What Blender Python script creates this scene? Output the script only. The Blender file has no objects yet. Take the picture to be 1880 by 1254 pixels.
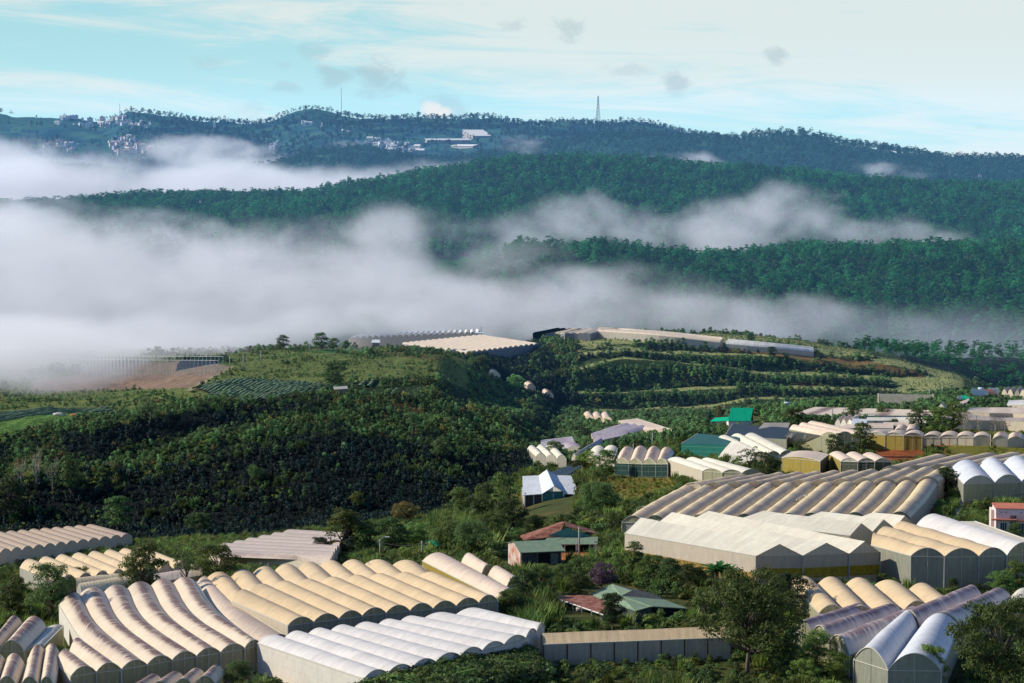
import bpy, math, random
import numpy as np
from mathutils import Vector, Matrix, noise as mnoise
R = math.radians
random.seed(7); rng = np.random.default_rng(11)
scene = bpy.context.scene
col = scene.collection
TOP = 100.0                        # camera height above the datum
F = 4440.0                         # focal length in photo pixels
PITCH = math.atan(377.0 / F)
CP, SP = math.cos(PITCH), math.sin(PITCH)

# ------------------------------------------------------------------ camera
cam = bpy.data.cameras.new("camera"); camo = bpy.data.objects.new("camera", cam); col.objects.link(camo)
cam.sensor_width = 36.0; cam.lens = F / 1880 * 36.0
cam.clip_start = 1.0; cam.clip_end = 30000.0
camo.location = (0, 0, TOP); camo.rotation_euler = (R(90) - PITCH, 0, 0)
scene.camera = camo

def ray(px, py):
    v = 627.0 - py
    return (px - 940.0, F * CP + v * SP, -F * SP + v * CP)
def U(px, py, D):
    """world point seen at photo position px, py at the distance y = D"""
    dx, dy, dz = ray(px, py)
    return Vector((dx / dy * D, D, TOP + dz / dy * D))
def proj(x, y, z):
    zz = z - TOP
    dep = y * CP - zz * SP
    up = y * SP + zz * CP
    return 940 + F * x / dep, 627 - F * up / dep

# ------------------------------------------------------------------ terrain
# feature lines (knots) by column: (row in the photo, distance); the lines run across the valley
T = {
 -150: [(1254,255),(1130,290),(1060,370),(1030,450),(1005,570),(975,625),(930,634),(880,642),(872,655),(800,672),(790,685),(780,695),(770,708),(760,722),(750,738),(735,762),(720,790),(700,825),(680,850),(655,890)],
 0:    [(1254,255),(1130,290),(1060,370),(1030,450),(1005,570),(975,625),(930,634),(880,642),(872,655),(800,672),(790,685),(780,695),(770,708),(760,722),(750,738),(735,762),(720,790),(700,825),(680,850),(655,890)],
 200:  [(1254,255),(1130,290),(1062,370),(1028,450),(1000,570),(970,620),(910,632),(860,641),(850,657),(785,669),(778,680),(770,690),(763,701),(752,716),(742,732),(730,755),(716,785),(700,810),(680,845),(655,890)],
 400:  [(1254,255),(1130,290),(1075,335),(1030,440),(992,570),(965,610),(880,632),(800,651),(790,668),(742,679),(736,690),(730,698),(722,710),(714,722),(705,736),(697,748),(688,765),(678,785),(665,810),(650,845)],
 600:  [(1254,255),(1130,290),(1055,345),(1018,430),(980,560),(950,600),(860,628),(775,658),(765,670),(730,688),(718,700),(708,712),(698,726),(690,738),(682,750),(674,764),(666,780),(658,798),(650,815),(640,850)],
 800:  [(1254,255),(1135,288),(1050,332),(1005,410),(965,530),(945,600),(880,625),(825,650),(790,668),(755,690),(735,702),(715,717),(700,730),(688,742),(676,757),(665,773),(657,790),(652,820),(652,860),(646,960)],
 930:  [(1254,255),(1140,285),(1050,325),(990,410),(950,500),(890,630),(850,655),(820,675),(795,690),(775,705),(765,720),(765,760),(760,800),(745,840),(725,870),(705,890),(690,900),(675,915),(662,935),(648,1000)],
 1030: [(1254,255),(1140,285),(1045,325),(965,430),(915,520),(870,620),(850,660),(825,710),(795,790),(768,860),(756,880),(752,890),(722,900),(718,908),(690,918),(686,926),(662,936),(655,945),(640,955),(615,1010)],
 1150: [(1254,255),(1140,285),(1050,325),(985,380),(900,490),(860,580),(825,650),(800,720),(775,800),(765,880),(754,886),(752,896),(719,904),(716,914),(657,925),(655,936),(645,942),(643,952),(628,962),(612,1010)],
 1300: [(1254,255),(1140,285),(1055,325),(975,385),(890,480),(845,560),(815,620),(790,680),(775,760),(765,880),(745,886),(742,896),(716,904),(713,914),(672,925),(669,936),(650,942),(647,952),(628,962),(612,1012)],
 1400: [(1254,255),(1140,285),(1060,328),(970,390),(880,490),(840,555),(800,620),(775,670),(758,715),(760,880),(734,886),(731,896),(711,904),(708,914),(685,925),(682,936),(655,942),(652,952),(630,962),(616,1015)],
 1600: [(1254,255),(1140,290),(1060,335),(960,400),(880,470),(840,540),(800,600),(765,680),(742,760),(745,880),(735,886),(732,896),(715,904),(712,914),(694,925),(690,936),(670,942),(667,952),(652,962),(645,1010)],
 1750: [(1254,255),(1140,292),(1050,340),(960,400),(880,470),(840,540),(795,610),(757,690),(732,780),(732,880),(722,886),(720,896),(708,904),(706,914),(698,925),(696,936),(690,942),(688,952),(684,962),(692,1010)],
 1880: [(1254,255),(1130,300),(1040,345),(960,400),(880,470),(840,540),(790,620),(750,720),(722,820),(740,880),(741,886),(742,896),(743,904),(744,914),(746,925),(748,936),(749,942),(751,952),(753,962),(765,1010)],
 2030: [(1254,255),(1130,300),(1040,345),(960,400),(880,470),(840,540),(790,620),(750,720),(722,820),(745,880),(746,886),(747,896),(748,904),(749,914),(751,925),(753,936),(754,942),(756,952),(758,962),(770,1010)],
}
def build_cols(tab, head, tail):
    cols, Ds, Zs = [], [], []
    for px in sorted(tab):
        pts = [U(px, py, D) for py, D in tab[px]]
        cols.append((px - 940.0) / F)
        Ds.append([d for d, z in head] + [p.y for p in pts] + [d for d, z in tail])
        Zs.append([z for d, z in head] + [p.z for p in pts] + [z for d, z in tail])
    return np.array(cols), np.array(Ds), np.array(Zs)
NEAR = build_cols(T, [(20, 52)], [(1080, 2.0), (1200, -45), (1320, -55)])
def field(tab, x, y):
    S, Ds, Zs = tab
    x = np.atleast_1d(np.asarray(x, float)); y = np.atleast_1d(np.asarray(y, float))
    s = np.clip(x / y, S[0] + 1e-6, S[-1] - 1e-6)
    i = np.clip(np.searchsorted(S, s) - 1, 0, len(S) - 2)
    t = (s - S[i]) / (S[i + 1] - S[i]); t = t * t * (3 - 2 * t) * 0.5 + t * 0.5
    D = Ds[i] * (1 - t)[:, None] + Ds[i + 1] * t[:, None]
    Z = Zs[i] * (1 - t)[:, None] + Zs[i + 1] * t[:, None]
    k = np.clip((D < y[:, None]).sum(1) - 1, 0, D.shape[1] - 2)
    r = np.arange(len(y))
    a = np.clip((y - D[r, k]) / (D[r, k + 1] - D[r, k]), 0, 1)
    return Z[r, k] * (1 - a) + Z[r, k + 1] * a
def fbm(x, y, sc, seed=0.0, octs=4):
    out = np.zeros(len(x)); amp, tot = 1.0, 0.0
    g = np.random.default_rng(int(seed * 10) + 5)
    for o in range(octs):                                   # sums of turned waves: cheap and smooth
        for k in range(4):
            th = g.uniform(0, math.tau); ph = g.uniform(0, math.tau); f = g.uniform(.7, 1.5) / sc * 2 ** o
            out += amp * .35 * np.sin((x * math.cos(th) + y * math.sin(th)) * f * 3 + ph + 1.7 * np.sin((x * math.sin(th) - y * math.cos(th)) * f * 2 + ph * 3))
        tot += amp; amp *= .5
    return out / tot
def hgt(x, y):
    x = np.atleast_1d(np.asarray(x, float)); y = np.atleast_1d(np.asarray(y, float))
    z = field(NEAR, x, y)
    k = np.clip((y - 520) / 80, 0, 1)
    return z + fbm(x, y, 30, 1.0) * (0.25 + 0.9 * k) + fbm(x, y, 9, 2.0, 2) * .25 * k
def H(x, y): return float(hgt(x, y)[0])
_Y = np.arange(200, 1100, .8)
def on(px, py, h=0.0):
    """where the line of sight at px, py meets the ground raised by h"""
    dx, dy, dz = ray(px, py)
    z = TOP + dz / dy * _Y
    g = hgt(dx / dy * _Y, _Y) + h
    below = np.nonzero(z <= g)[0]
    if len(below) == 0: D = 1000.0
    elif below[0] == 0: D = _Y[0]
    else:
        i = below[0]; a0 = z[i - 1] - g[i - 1]; a1 = g[i] - z[i]
        D = _Y[i - 1] + .8 * a0 / (a0 + a1 + 1e-9)
    return Vector((dx / dy * D, D, TOP + dz / dy * D))

FAR_T = {  # rows of: near forest foot, near crest, dip, ridge foot, green ridge, dip, third ridge, dip, far ridge
 -200: [(745,1400),(560,1750),(560,1950),(470,2150),(392,2500),(400,3000),(318,3700),(320,4300),(204,5500)],
 0:    [(745,1400),(560,1750),(560,1950),(470,2150),(386,2500),(400,3000),(315,3700),(320,4300),(209,5500)],
 100:  [(745,1400),(560,1750),(560,1950),(470,2150),(382,2500),(400,3000),(310,3700),(315,4300),(217,5500)],
 200:  [(745,1400),(560,1750),(560,1950),(460,2150),(380,2500),(390,3000),(318,3700),(318,4300),(226,5500)],
 240:  [(745,1400),(560,1750),(560,1950),(460,2150),(378,2500),(390,3000),(326,3700),(318,4300),(212,5500)],
 380:  [(745,1400),(560,1750),(560,1950),(455,2150),(374,2500),(390,3000),(338,3700),(325,4300),(221,5500)],
 480:  [(745,1400),(560,1750),(560,1950),(450,2150),(374,2500),(390,3000),(312,3700),(325,4300),(226,5500)],
 570:  [(745,1400),(560,1750),(560,1950),(445,2150),(370,2500),(380,3000),(294,3700),(315,4300),(210,5500)],
 660:  [(745,1400),(560,1750),(560,1950),(440,2150),(352,2500),(375,3000),(288,3700),(305,4300),(217,5500)],
 800:  [(745,1400),(530,1750),(540,1950),(445,2150),(326,2500),(370,3000),(292,3700),(300,4300),(218,5500)],
 950:  [(745,1400),(474,1750),(500,1950),(455,2150),(309,2500),(360,3000),(276,3700),(290,4300),(222,5500)],
 1150: [(735,1400),(474,1750),(500,1950),(455,2150),(309,2500),(350,3000),(252,3700),(280,4300),(230,5500)],
 1300: [(725,1400),(492,1750),(500,1950),(455,2150),(320,2500),(350,3000),(258,3700),(285,4300),(252,5500)],
 1420: [(720,1400),(488,1750),(495,1950),(460,2150),(332,2500),(350,3000),(257,3700),(300,4300),(275,5500)],
 1600: [(715,1400),(488,1750),(490,1950),(455,2150),(347,2500),(350,3000),(276,3700),(310,4300),(290,5500)],
 1750: [(710,1400),(480,1750),(478,1950),(450,2150),(352,2500),(352,3000),(297,3700),(320,4300),(296,5500)],
 1880: [(705,1400),(475,1750),(470,1950),(450,2150),(360,2500),(355,3000),(300,3700),(320,4300),(298,5500)],
 2080: [(705,1400),(470,1750),(465,1950),(450,2150),(362,2500),(355,3000),(303,3700),(320,4300),(300,5500)],
}
FARC = build_cols(FAR_T, [(1150, -52), (1300, -60)], [(6500, 20), (9000, -60)])
def fhgt(x, y):
    x = np.atleast_1d(np.asarray(x, float)); y = np.atleast_1d(np.asarray(y, float))
    k = y / 2000
    return field(FARC, x, y) + fbm(x, y, 260, 3.0) * 6 * k + fbm(x, y, 60, 4.0, 3) * 2 * k
_YF = np.arange(1200, 6200, 5.0)
def onfar(px, py):
    dx, dy, dz = ray(px, py); z = TOP + dz / dy * _YF; g = fhgt(dx / dy * _YF, _YF)
    b = np.nonzero(z <= g)[0]
    D = 5400.0 if len(b) == 0 else _YF[b[0]]
    x = dx / dy * D
    return Vector((x, D, float(fhgt(x, D)[0])))
def inpoly(px, py, poly):
    c = np.zeros(np.shape(px), bool); n = len(poly)
    for i in range(n):
        x0, y0 = poly[i]; x1, y1 = poly[(i + 1) % n]
        if y0 == y1: continue
        m = ((y0 > py) != (y1 > py)) & (px < (x1 - x0) * (py - y0) / (y1 - y0) + x0)
        c ^= m
    return c

# ------------------------------------------------------------------ node helpers
class NT:
    def __init__(s, tree): s.t = tree; s.n = tree.nodes; s.l = tree.links
    def new(s, typ, **kw):
        n = s.n.new(typ); ins = kw.pop('ins', {})
        for k, v in kw.items(): setattr(n, k, v)
        for k, v in ins.items(): s.set(n.inputs[k], v)
        return n
    def set(s, sock, v):
        if isinstance(v, bpy.types.NodeSocket): s.l.new(v, sock)
        else: sock.default_value = v
    def math(s, op, a, b=0.0, clamp=False):
        n = s.new('ShaderNodeMath', operation=op, use_clamp=clamp); s.set(n.inputs[0], a); s.set(n.inputs[1], b); return n.outputs[0]
    def vmath(s, op, a, b=(0, 0, 0)):
        n = s.new('ShaderNodeVectorMath', operation=op); s.set(n.inputs[0], a); s.set(n.inputs[1], b)
        return n.outputs['Value'] if op in ('LENGTH', 'DOT_PRODUCT', 'DISTANCE') else n.outputs[0]
    def noise(s, vec, scale, detail=3, rough=.55, dist=0.0, out=0):
        n = s.new('ShaderNodeTexNoise'); s.set(n.inputs['Vector'], vec); n.inputs['Scale'].default_value = scale
        n.inputs['Detail'].default_value = detail; n.inputs['Roughness'].default_value = rough; n.inputs['Distortion'].default_value = dist
        return n.outputs[out]
    def mrange(s, v, a, b, c=0.0, d=1.0, smooth=False):
        n = s.new('ShaderNodeMapRange'); n.interpolation_type = 'SMOOTHSTEP' if smooth else 'LINEAR'
        s.set(n.inputs['Value'], v)
        for k, x in zip(('From Min', 'From Max', 'To Min', 'To Max'), (a, b, c, d)): s.set(n.inputs[k], x)
        return n.outputs[0]
    def mix(s, f, a, b, blend='MIX'):
        n = s.new('ShaderNodeMix', data_type='RGBA', blend_type=blend); n.clamp_factor = True
        s.set(n.inputs[0], f); s.set(n.inputs[6], a if isinstance(a, bpy.types.NodeSocket) else (*a[:3], 1)); s.set(n.inputs[7], b if isinstance(b, bpy.types.NodeSocket) else (*b[:3], 1))
        return n.outputs[2]
def newmat(name):
    m = bpy.data.materials.new(name); m.use_nodes = True; m.node_tree.nodes.clear()
    return m, NT(m.node_tree)
def finish(t, color, rough=.9, spec=.2, trans=0.0, bump=None, bstr=.3, bdist=.1, tcol=None, metal=0.0):
    b = t.new('ShaderNodeBsdfPrincipled'); t.set(b.inputs['Base Color'], color if isinstance(color, bpy.types.NodeSocket) else (*color[:3], 1))
    t.set(b.inputs['Roughness'], rough); b.inputs['Specular IOR Level'].default_value = spec; b.inputs['Metallic'].default_value = metal
    if bump is not None:
        bn = t.new('ShaderNodeBump'); bn.inputs['Strength'].default_value = bstr; bn.inputs['Distance'].default_value = bdist
        t.set(bn.inputs['Height'], bump); t.l.new(bn.outputs[0], b.inputs['Normal'])
    out = b.outputs[0]
    if trans > 0:
        tr = t.new('ShaderNodeBsdfTranslucent'); t.set(tr.inputs['Color'], tcol if tcol is not None else (color if isinstance(color, bpy.types.NodeSocket) else (*color[:3], 1)))
        mx = t.new('ShaderNodeMixShader'); mx.inputs[0].default_value = trans
        t.l.new(out, mx.inputs[1]); t.l.new(tr.outputs[0], mx.inputs[2]); out = mx.outputs[0]
    o = t.new('ShaderNodeOutputMaterial'); t.l.new(out, o.inputs['Surface'])

# ------------------------------------------------------------------ mesh helpers
def mesh_np(name, verts, faces, mats=(), smooth=False, uvs=None):
    """faces: (n,k) int array with all faces the same size"""
    me = bpy.data.meshes.new(name); verts = np.asarray(verts, np.float32); faces = np.asarray(faces, np.int32)
    n, k = faces.shape
    me.vertices.add(len(verts)); me.vertices.foreach_set('co', verts.ravel())
    me.loops.add(n * k); me.loops.foreach_set('vertex_index', faces.ravel())
    me.polygons.add(n); me.polygons.foreach_set('loop_start', np.arange(0, n * k, k, dtype=np.int32))
    me.update(calc_edges=True)
    me.polygons.foreach_set('use_smooth', np.full(n, smooth, bool))
    if uvs is not None:
        uv = me.uv_layers.new(name='UVMap'); uv.data.foreach_set('uv', np.asarray(uvs, np.float32)[faces.ravel()].ravel())
    for m in mats: me.materials.append(m)
    me.validate(); return me
class MB:
    """gathers boxes, quads and tubes into ONE mesh"""
    def __init__(s): s.v = []; s.f = []; s.uv = []
    def vert(s, *ps):
        i = len(s.v); s.v.extend(tuple(p) for p in ps); return i
    def quad(s, a, b, c, d): i = s.vert(a, b, c, d); s.f.append((i, i + 1, i + 2, i + 3))
    def tri(s, a, b, c): i = s.vert(a, b, c); s.f.append((i, i + 1, i + 2))
    def poly(s, ps): i = s.vert(*ps); s.f.append(tuple(range(i, i + len(ps))))
    def box(s, lo, hi, M=None):
        c = [Vector((x, y, z)) for z in (lo[2], hi[2]) for y in (lo[1], hi[1]) for x in (lo[0], hi[0])]
        if M: c = [M @ p for p in c]
        i = s.vert(*c)
        for f in ((0, 2, 3, 1), (4, 5, 7, 6), (0, 1, 5, 4), (2, 6, 7, 3), (0, 4, 6, 2), (1, 3, 7, 5)): s.f.append(tuple(i + k for k in f))
    def slab(s, ps, th):
        """a sheet of thickness th hung under the outline ps"""
        n = len(ps); i = s.vert(*ps); j = s.vert(*[Vector(p) - Vector((0, 0, th)) for p in ps])
        s.f.append(tuple(range(i, i + n))); s.f.append(tuple(range(j + n - 1, j - 1, -1)))
        for k in range(n): s.f.append((i + k, j + k, j + (k + 1) % n, i + (k + 1) % n))
    def tube(s, pts, r, n=6, r2=None):
        pts = [Vector(p) for p in pts]; r2 = r if r2 is None else r2; rings = []
        for k, p in enumerate(pts):
            d = (pts[min(k + 1, len(pts) - 1)] - pts[max(k - 1, 0)]).normalized()
            a = d.orthogonal().normalized(); b = d.cross(a); rr = r + (r2 - r) * k / max(1, len(pts) - 1)
            rings.append(s.vert(*[p + (a * math.cos(q) + b * math.sin(q)) * rr for q in (math.tau * m / n for m in range(n))]))
        for k in range(len(pts) - 1):
            for m in range(n): s.f.append((rings[k] + m, rings[k] + (m + 1) % n, rings[k + 1] + (m + 1) % n, rings[k + 1] + m))
        s.f.append(tuple(rings[0] + m for m in range(n))[::-1]); s.f.append(tuple(rings[-1] + m for m in range(n)))
    def mesh(s, name, mat, smooth=False):
        me = bpy.data.meshes.new(name); me.from_pydata(s.v, [], s.f); me.materials.append(mat)
        if smooth:
            for p in me.polygons: p.use_smooth = True
        if s.uv:
            uv = me.uv_layers.new(name='UVMap')
            for l in me.loops: uv.data[l.index].uv = s.uv[l.vertex_index]
        me.update(); return me
    def build(s, name, mat, parent=None, smooth=False):
        o = bpy.data.objects.new(name, s.mesh(name, mat, smooth)); col.objects.link(o)
        if parent: o.parent = parent; o.matrix_parent_inverse = parent.matrix_basis.inverted() if parent.type == 'EMPTY' and False else Matrix()
        return o
def tag(o, label=None, cat=None, group=None, kind=None):
    for k, v in (('label', label), ('category', cat), ('group', group), ('kind', kind)):
        if v: o[k] = v
    return o
def empty(name, loc, rz=0.0, **kw):
    o = bpy.data.objects.new(name, None); col.objects.link(o); o.location = loc; o.rotation_euler = (0, 0, rz); o.empty_display_size = .5
    return tag(o, **kw)
def obj(name, me, parent=None):
    o = bpy.data.objects.new(name, me); col.objects.link(o); o.parent = parent; return o
def copy_tree(o, parent=None):
    c = o.copy(); col.objects.link(c); c.parent = parent
    for ch in o.children: copy_tree(ch, c)
    return c

# ------------------------------------------------------------------ light and sky
SUN_EL, SUN_AZ = R(33), R(171)          # azimuth counted from +x towards +y: sun low on the left, a little beyond
sd = Vector((math.cos(SUN_EL) * math.cos(SUN_AZ), math.cos(SUN_EL) * math.sin(SUN_AZ), math.sin(SUN_EL)))
sun = bpy.data.lights.new("sun", 'SUN'); sun.energy = 5.0; sun.angle = R(.5); sun.color = (1.0, .91, .74)
suno = bpy.data.objects.new("sun", sun); col.objects.link(suno); suno.rotation_euler = sd.to_track_quat('Z', 'Y').to_euler(); suno.location = (-300, 300, 300)
w = bpy.data.worlds.new("World"); scene.world = w; w.use_nodes = True; w.node_tree.nodes.clear(); t = NT(w.node_tree)
sky = t.new('ShaderNodeTexSky'); sky.sky_type = 'NISHITA'; sky.sun_disc = False; sky.sun_elevation = SUN_EL; sky.sun_rotation = R(90) - SUN_AZ
sky.altitude = 1500; sky.dust_density = .5
skyc = t.mix(1.0, sky.outputs[0], (.55, .80, 1.15), 'MULTIPLY')
skyc = t.mix(1.0, skyc, (.135, .13, .125), 'MULTIPLY')
d = t.new('ShaderNodeTexCoord').outputs['Generated']
sp = t.new('ShaderNodeSeparateXYZ'); t.set(sp.inputs[0], d); X, Y, Z = sp.outputs
az = t.math('DIVIDE', X, t.math('MAXIMUM', t.math('ABSOLUTE', Y), .05))
cv = t.new('ShaderNodeCombineXYZ'); t.set(cv.inputs[0], t.math('MULTIPLY', az, 1.0)); t.set(cv.inputs[1], t.math('ADD', t.math('MULTIPLY', Z, 9.0), t.math('MULTIPLY', az, .35)))
cir = t.noise(cv.outputs[0], 7.5, 8, .66, .7)
cir2 = t.noise(cv.outputs[0], 2.6, 3, .5, .2)
bias = t.math('ADD', t.math('MULTIPLY', az, .75), t.math('MULTIPLY', Z, 2.6))
cm = t.math('ADD', t.math('ADD', t.math('MULTIPLY', cir, .95), t.math('MULTIPLY', cir2, .75)), bias)
cm = t.mrange(cm, .76, 1.0, 0, 1, True)
grad = t.mrange(Z, 0.0, .06, 0, 1)
base = t.mix(grad, (.50, .78, .79), (.38, .70, .78))
c = t.mix(t.math('MULTIPLY', cm, .92), base, (.74, .815, .79))
cvb = t.new('ShaderNodeCombineXYZ'); t.set(cvb.inputs[0], az); t.set(cvb.inputs[1], t.math('MULTIPLY', Z, 1.6))
puff = t.noise(cvb.outputs[0], 55.0, 5, .62, .6)
def blob(px, py, rx, ry, soft=.55):
    dx, dy, dz = ray(px, py); n = math.sqrt(dx * dx + dy * dy + dz * dz)
    a = t.math('DIVIDE', t.math('SUBTRACT', az, dx / dy), rx / F); b = t.math('DIVIDE', t.math('SUBTRACT', Z, dz / n), ry / F)
    r = t.math('SQRT', t.math('ADD', t.math('MULTIPLY', a, a), t.math('MULTIPLY', b, b)))
    return t.math('ADD', t.math('SUBTRACT', 1.0, r), t.math('MULTIPLY', t.math('SUBTRACT', puff, .5), 3.0))
g = None
for px, py, rx, ry, wgt in ((620,140,55,26,.85),(690,140,60,42,1),(520,160,38,16,.6),(590,98,50,18,.5),(385,115,48,20,.4),(945,45,34,15,.6),(1040,52,44,24,.7),(1420,103,28,20,.8),(1245,155,34,26,.9),(1140,128,60,15,.5),(825,190,55,32,.65),(470,200,50,20,.3),(520,120,30,14,.4),(1800,235,22,12,.3)):
    m = t.math('MULTIPLY', t.mrange(blob(px, py, rx, ry), .0, .85, 0, 1, True), wgt)
    g = m if g is None else t.math('MAXIMUM', g, m)
c = t.mix(t.math('MULTIPLY', g, .6), c, (.38, .50, .55))
g = None
for px, py, rx, ry in ((793,201,24,20),(812,208,22,14),(1760,283,14,14),(1775,290,30,9)):
    m = t.mrange(blob(px, py, rx, ry), .1, .9, 0, .9, True)
    g = m if g is None else t.math('MAXIMUM', g, m)
c = t.mix(g, c, (.83, .80, .74))
up = t.mrange(Z, .065, .20, 0, 1, True)
c = t.mix(up, c, skyc)
bg = t.new('ShaderNodeBackground'); t.set(bg.inputs[0], c); bg.inputs[1].default_value = 1.0
o = t.new('ShaderNodeOutputWorld'); t.l.new(bg.outputs[0], o.inputs[0])
scene.view_settings.view_transform = 'Standard'; scene.view_settings.look = 'None'; scene.view_settings.exposure = 0; scene.view_settings.gamma = 1
cy = scene.cycles
cy.use_denoising = True; cy.max_bounces = 5; cy.diffuse_bounces = 2; cy.glossy_bounces = 1; cy.transmission_bounces = 3; cy.transparent_max_bounces = 6
cy.volume_bounces = 0; cy.volume_step_rate = 3.0; cy.volume_max_steps = 96; cy.use_adaptive_sampling = True; cy.adaptive_threshold = .02
cy.caustics_reflective = False; cy.caustics_refractive = False
# ------------------------------------------------------------------ ground
FIELDS = {
 'green_plot': [(-20,806),(-20,776),(60,764),(160,757),(150,768),(120,778),(60,788)],
 'leek_plot': [(-20,776),(-20,757),(80,750),(200,747),(215,755),(150,760),(60,765)],
 'cabbage': [(352,713),(425,696),(520,699),(625,713),(575,722),(515,733),(436,739)],
 'small1': [(652,702),(688,699),(695,706),(684,713),(650,711)],
 'small2': [(705,718),(742,717),(732,728),(700,729)],
 'brown': [(60,700),(150,688),(370,684),(420,678),(345,712),(220,716),(120,718),(60,716)],
 'brown2': [(150,690),(150,668),(380,662),(430,676),(370,688)],
 'green2': [(560,646),(600,640),(690,640),(700,645),(640,650)],
}
PAINT = [  # polygon in the photo, ground albedo
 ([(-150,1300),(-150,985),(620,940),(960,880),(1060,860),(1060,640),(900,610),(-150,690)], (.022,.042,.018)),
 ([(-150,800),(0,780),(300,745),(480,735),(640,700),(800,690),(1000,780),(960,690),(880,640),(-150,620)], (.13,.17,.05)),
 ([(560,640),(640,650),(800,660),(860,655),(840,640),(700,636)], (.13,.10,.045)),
 ([(110,800),(200,787),(330,762),(400,746),(480,737),(612,731),(600,748),(500,765),(430,785),(330,800),(250,815),(170,852),(120,850)], (.006,.011,.010)),  # upper bank's shade put into the ground colour
 ([(-80,905),(120,890),(260,885),(380,850),(480,815),(600,800),(740,815),(860,845),(960,830),(1000,835),(960,885),(880,925),(800,955),(600,965),(300,982),(-80,985)], (.005,.009,.010)),  # shade of the lower slope, painted as near-black ground
 ([(860,652),(900,640),(1000,632),(1030,680),(1070,745),(1060,775),(1010,765),(950,718),(900,690)], (.006,.012,.012)),  # gorge shade painted into the ground
 (FIELDS['green_plot'], (.10,.20,.035)), (FIELDS['leek_plot'], (.055,.085,.045)), (FIELDS['cabbage'], (.05,.055,.03)),
 (FIELDS['small1'], (.05,.05,.03)), (FIELDS['small2'], (.05,.05,.03)), (FIELDS['brown'], (.26,.18,.14)), (FIELDS['brown2'], (.26,.21,.16)), (FIELDS['green2'], (.07,.17,.05)),
 ([(340,716),(425,672),(432,672),(350,718)], (.30,.27,.18)),
 ([(1320,634),(1480,648),(1600,664),(1705,686),(1690,694),(1560,676),(1400,650),(1320,645)], (.20,.13,.055)),
 ([(1110,756),(1110,753),(1330,746),(1330,750)], (.26,.21,.13)),
 ([(1590,868),(1605,826),(1690,822),(1830,806),(1800,852),(1700,860)], (.30,.09,.035)),
 ([(1700,870),(1760,800),(1900,780),(1900,850),(1790,850)], (.17,.17,.03)),
 ([(1100,880),(1240,868),(1240,905),(1150,930),(1050,945),(1080,905)], (.19,.17,.035)),
 ([(1000,1030),(1010,1008),(1110,1008),(1120,1024),(1080,1030)], (.45,.18,.07)),
 ([(1140,1010),(1180,1000),(1420,1045),(1600,1070),(1600,1100),(1400,1085),(1200,1050)], (.38,.20,.05)),
 ([(1690,905),(1712,900),(1730,985),(1690,985)], (.30,.08,.04)),
 ([(1738,962),(1764,916),(1770,918),(1752,964)], (.45,.42,.36)),
 ([(150,1262),(470,1218),(650,1262)], (.35,.24,.16)),
 ([(765,951),(768,944),(850,944),(850,951)], (.22,.20,.18)),
 ([(905,782),(1010,760),(1010,772),(905,790)], (.12,.045,.03)), ([(905,812),(945,810),(945,816),(905,820)], (.20,.08,.04)),
 ([(690,738),(735,732),(780,756),(770,762),(700,748)], (.16,.07,.04)),
 ([(820,770),(850,776),(845,783),(815,780)], (.18,.09,.05)), ([(900,812),(952,812),(950,820),(900,820)], (.2,.08,.04)),
 ([(1270,800),(1340,780),(1345,800),(1300,812)], (.32,.13,.06)),
]
def paint(x, y, z):
    px, py = proj(x, y, z)
    c = np.tile(np.array((.075, .092, .030)), (len(x), 1))
    n = fbm(x, y, 14, 8.0); m = n > .35; c[m] = (.11, .10, .035)
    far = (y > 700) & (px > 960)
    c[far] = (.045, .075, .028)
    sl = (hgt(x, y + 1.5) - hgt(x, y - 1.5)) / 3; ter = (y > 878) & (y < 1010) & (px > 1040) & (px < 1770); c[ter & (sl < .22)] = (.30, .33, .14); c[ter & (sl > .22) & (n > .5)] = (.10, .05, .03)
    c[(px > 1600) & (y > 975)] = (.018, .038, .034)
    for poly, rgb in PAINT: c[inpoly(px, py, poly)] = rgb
    return c
def grid_mesh(name, Ds, ss, fn, mat):
    S, Dd = np.meshgrid(ss, Ds); x = (S * Dd).ravel(); y = Dd.ravel(); z = fn(x, y)
    nr, nc = S.shape; i = np.arange(nr * nc).reshape(nr, nc)
    f = np.stack([i[:-1, :-1], i[:-1, 1:], i[1:, 1:], i[1:, :-1]], -1).reshape(-1, 4)
    me = mesh_np(name, np.stack([x, y, z], 1), f, [mat], True)
    return me, x, y, z
m_ground, t = newmat('ground')
at = t.new('ShaderNodeAttribute', attribute_name='soil').outputs['Color']
pos = t.new('ShaderNodeNewGeometry').outputs['Position']
n1 = t.noise(pos, .35, 5, .65); n2 = t.noise(pos, 1.8, 3, .6)
c = t.mix(t.mrange(n1, .35, .7), t.mix(1, at, (.55, .6, .5), 'MULTIPLY'), t.mix(1, at, (1.35, 1.2, 1.1), 'MULTIPLY'))
c = t.mix(t.mrange(n2, .45, .75, 0, .5), c, t.mix(1, at, (.5, .5, .5), 'MULTIPLY'))
finish(t, c, .95, .1, bump=n2, bstr=.6, bdist=.4)
Dn = np.concatenate([np.arange(20, 240, 12), np.arange(240, 600, 1.5), np.arange(600, 740, .8), np.arange(740, 870, 2), np.arange(870, 970, .8), np.arange(970, 1060, 4), np.arange(1060, 1330, 12)])
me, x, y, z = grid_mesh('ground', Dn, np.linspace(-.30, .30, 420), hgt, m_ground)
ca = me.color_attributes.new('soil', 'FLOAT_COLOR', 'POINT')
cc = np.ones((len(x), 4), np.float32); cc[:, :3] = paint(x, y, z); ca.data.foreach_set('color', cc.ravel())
tag(obj('ground', me), kind='structure')
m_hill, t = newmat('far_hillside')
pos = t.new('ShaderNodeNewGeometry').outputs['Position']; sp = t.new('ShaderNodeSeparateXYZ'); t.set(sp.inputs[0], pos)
n1 = t.noise(pos, .012, 4, .6)
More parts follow.
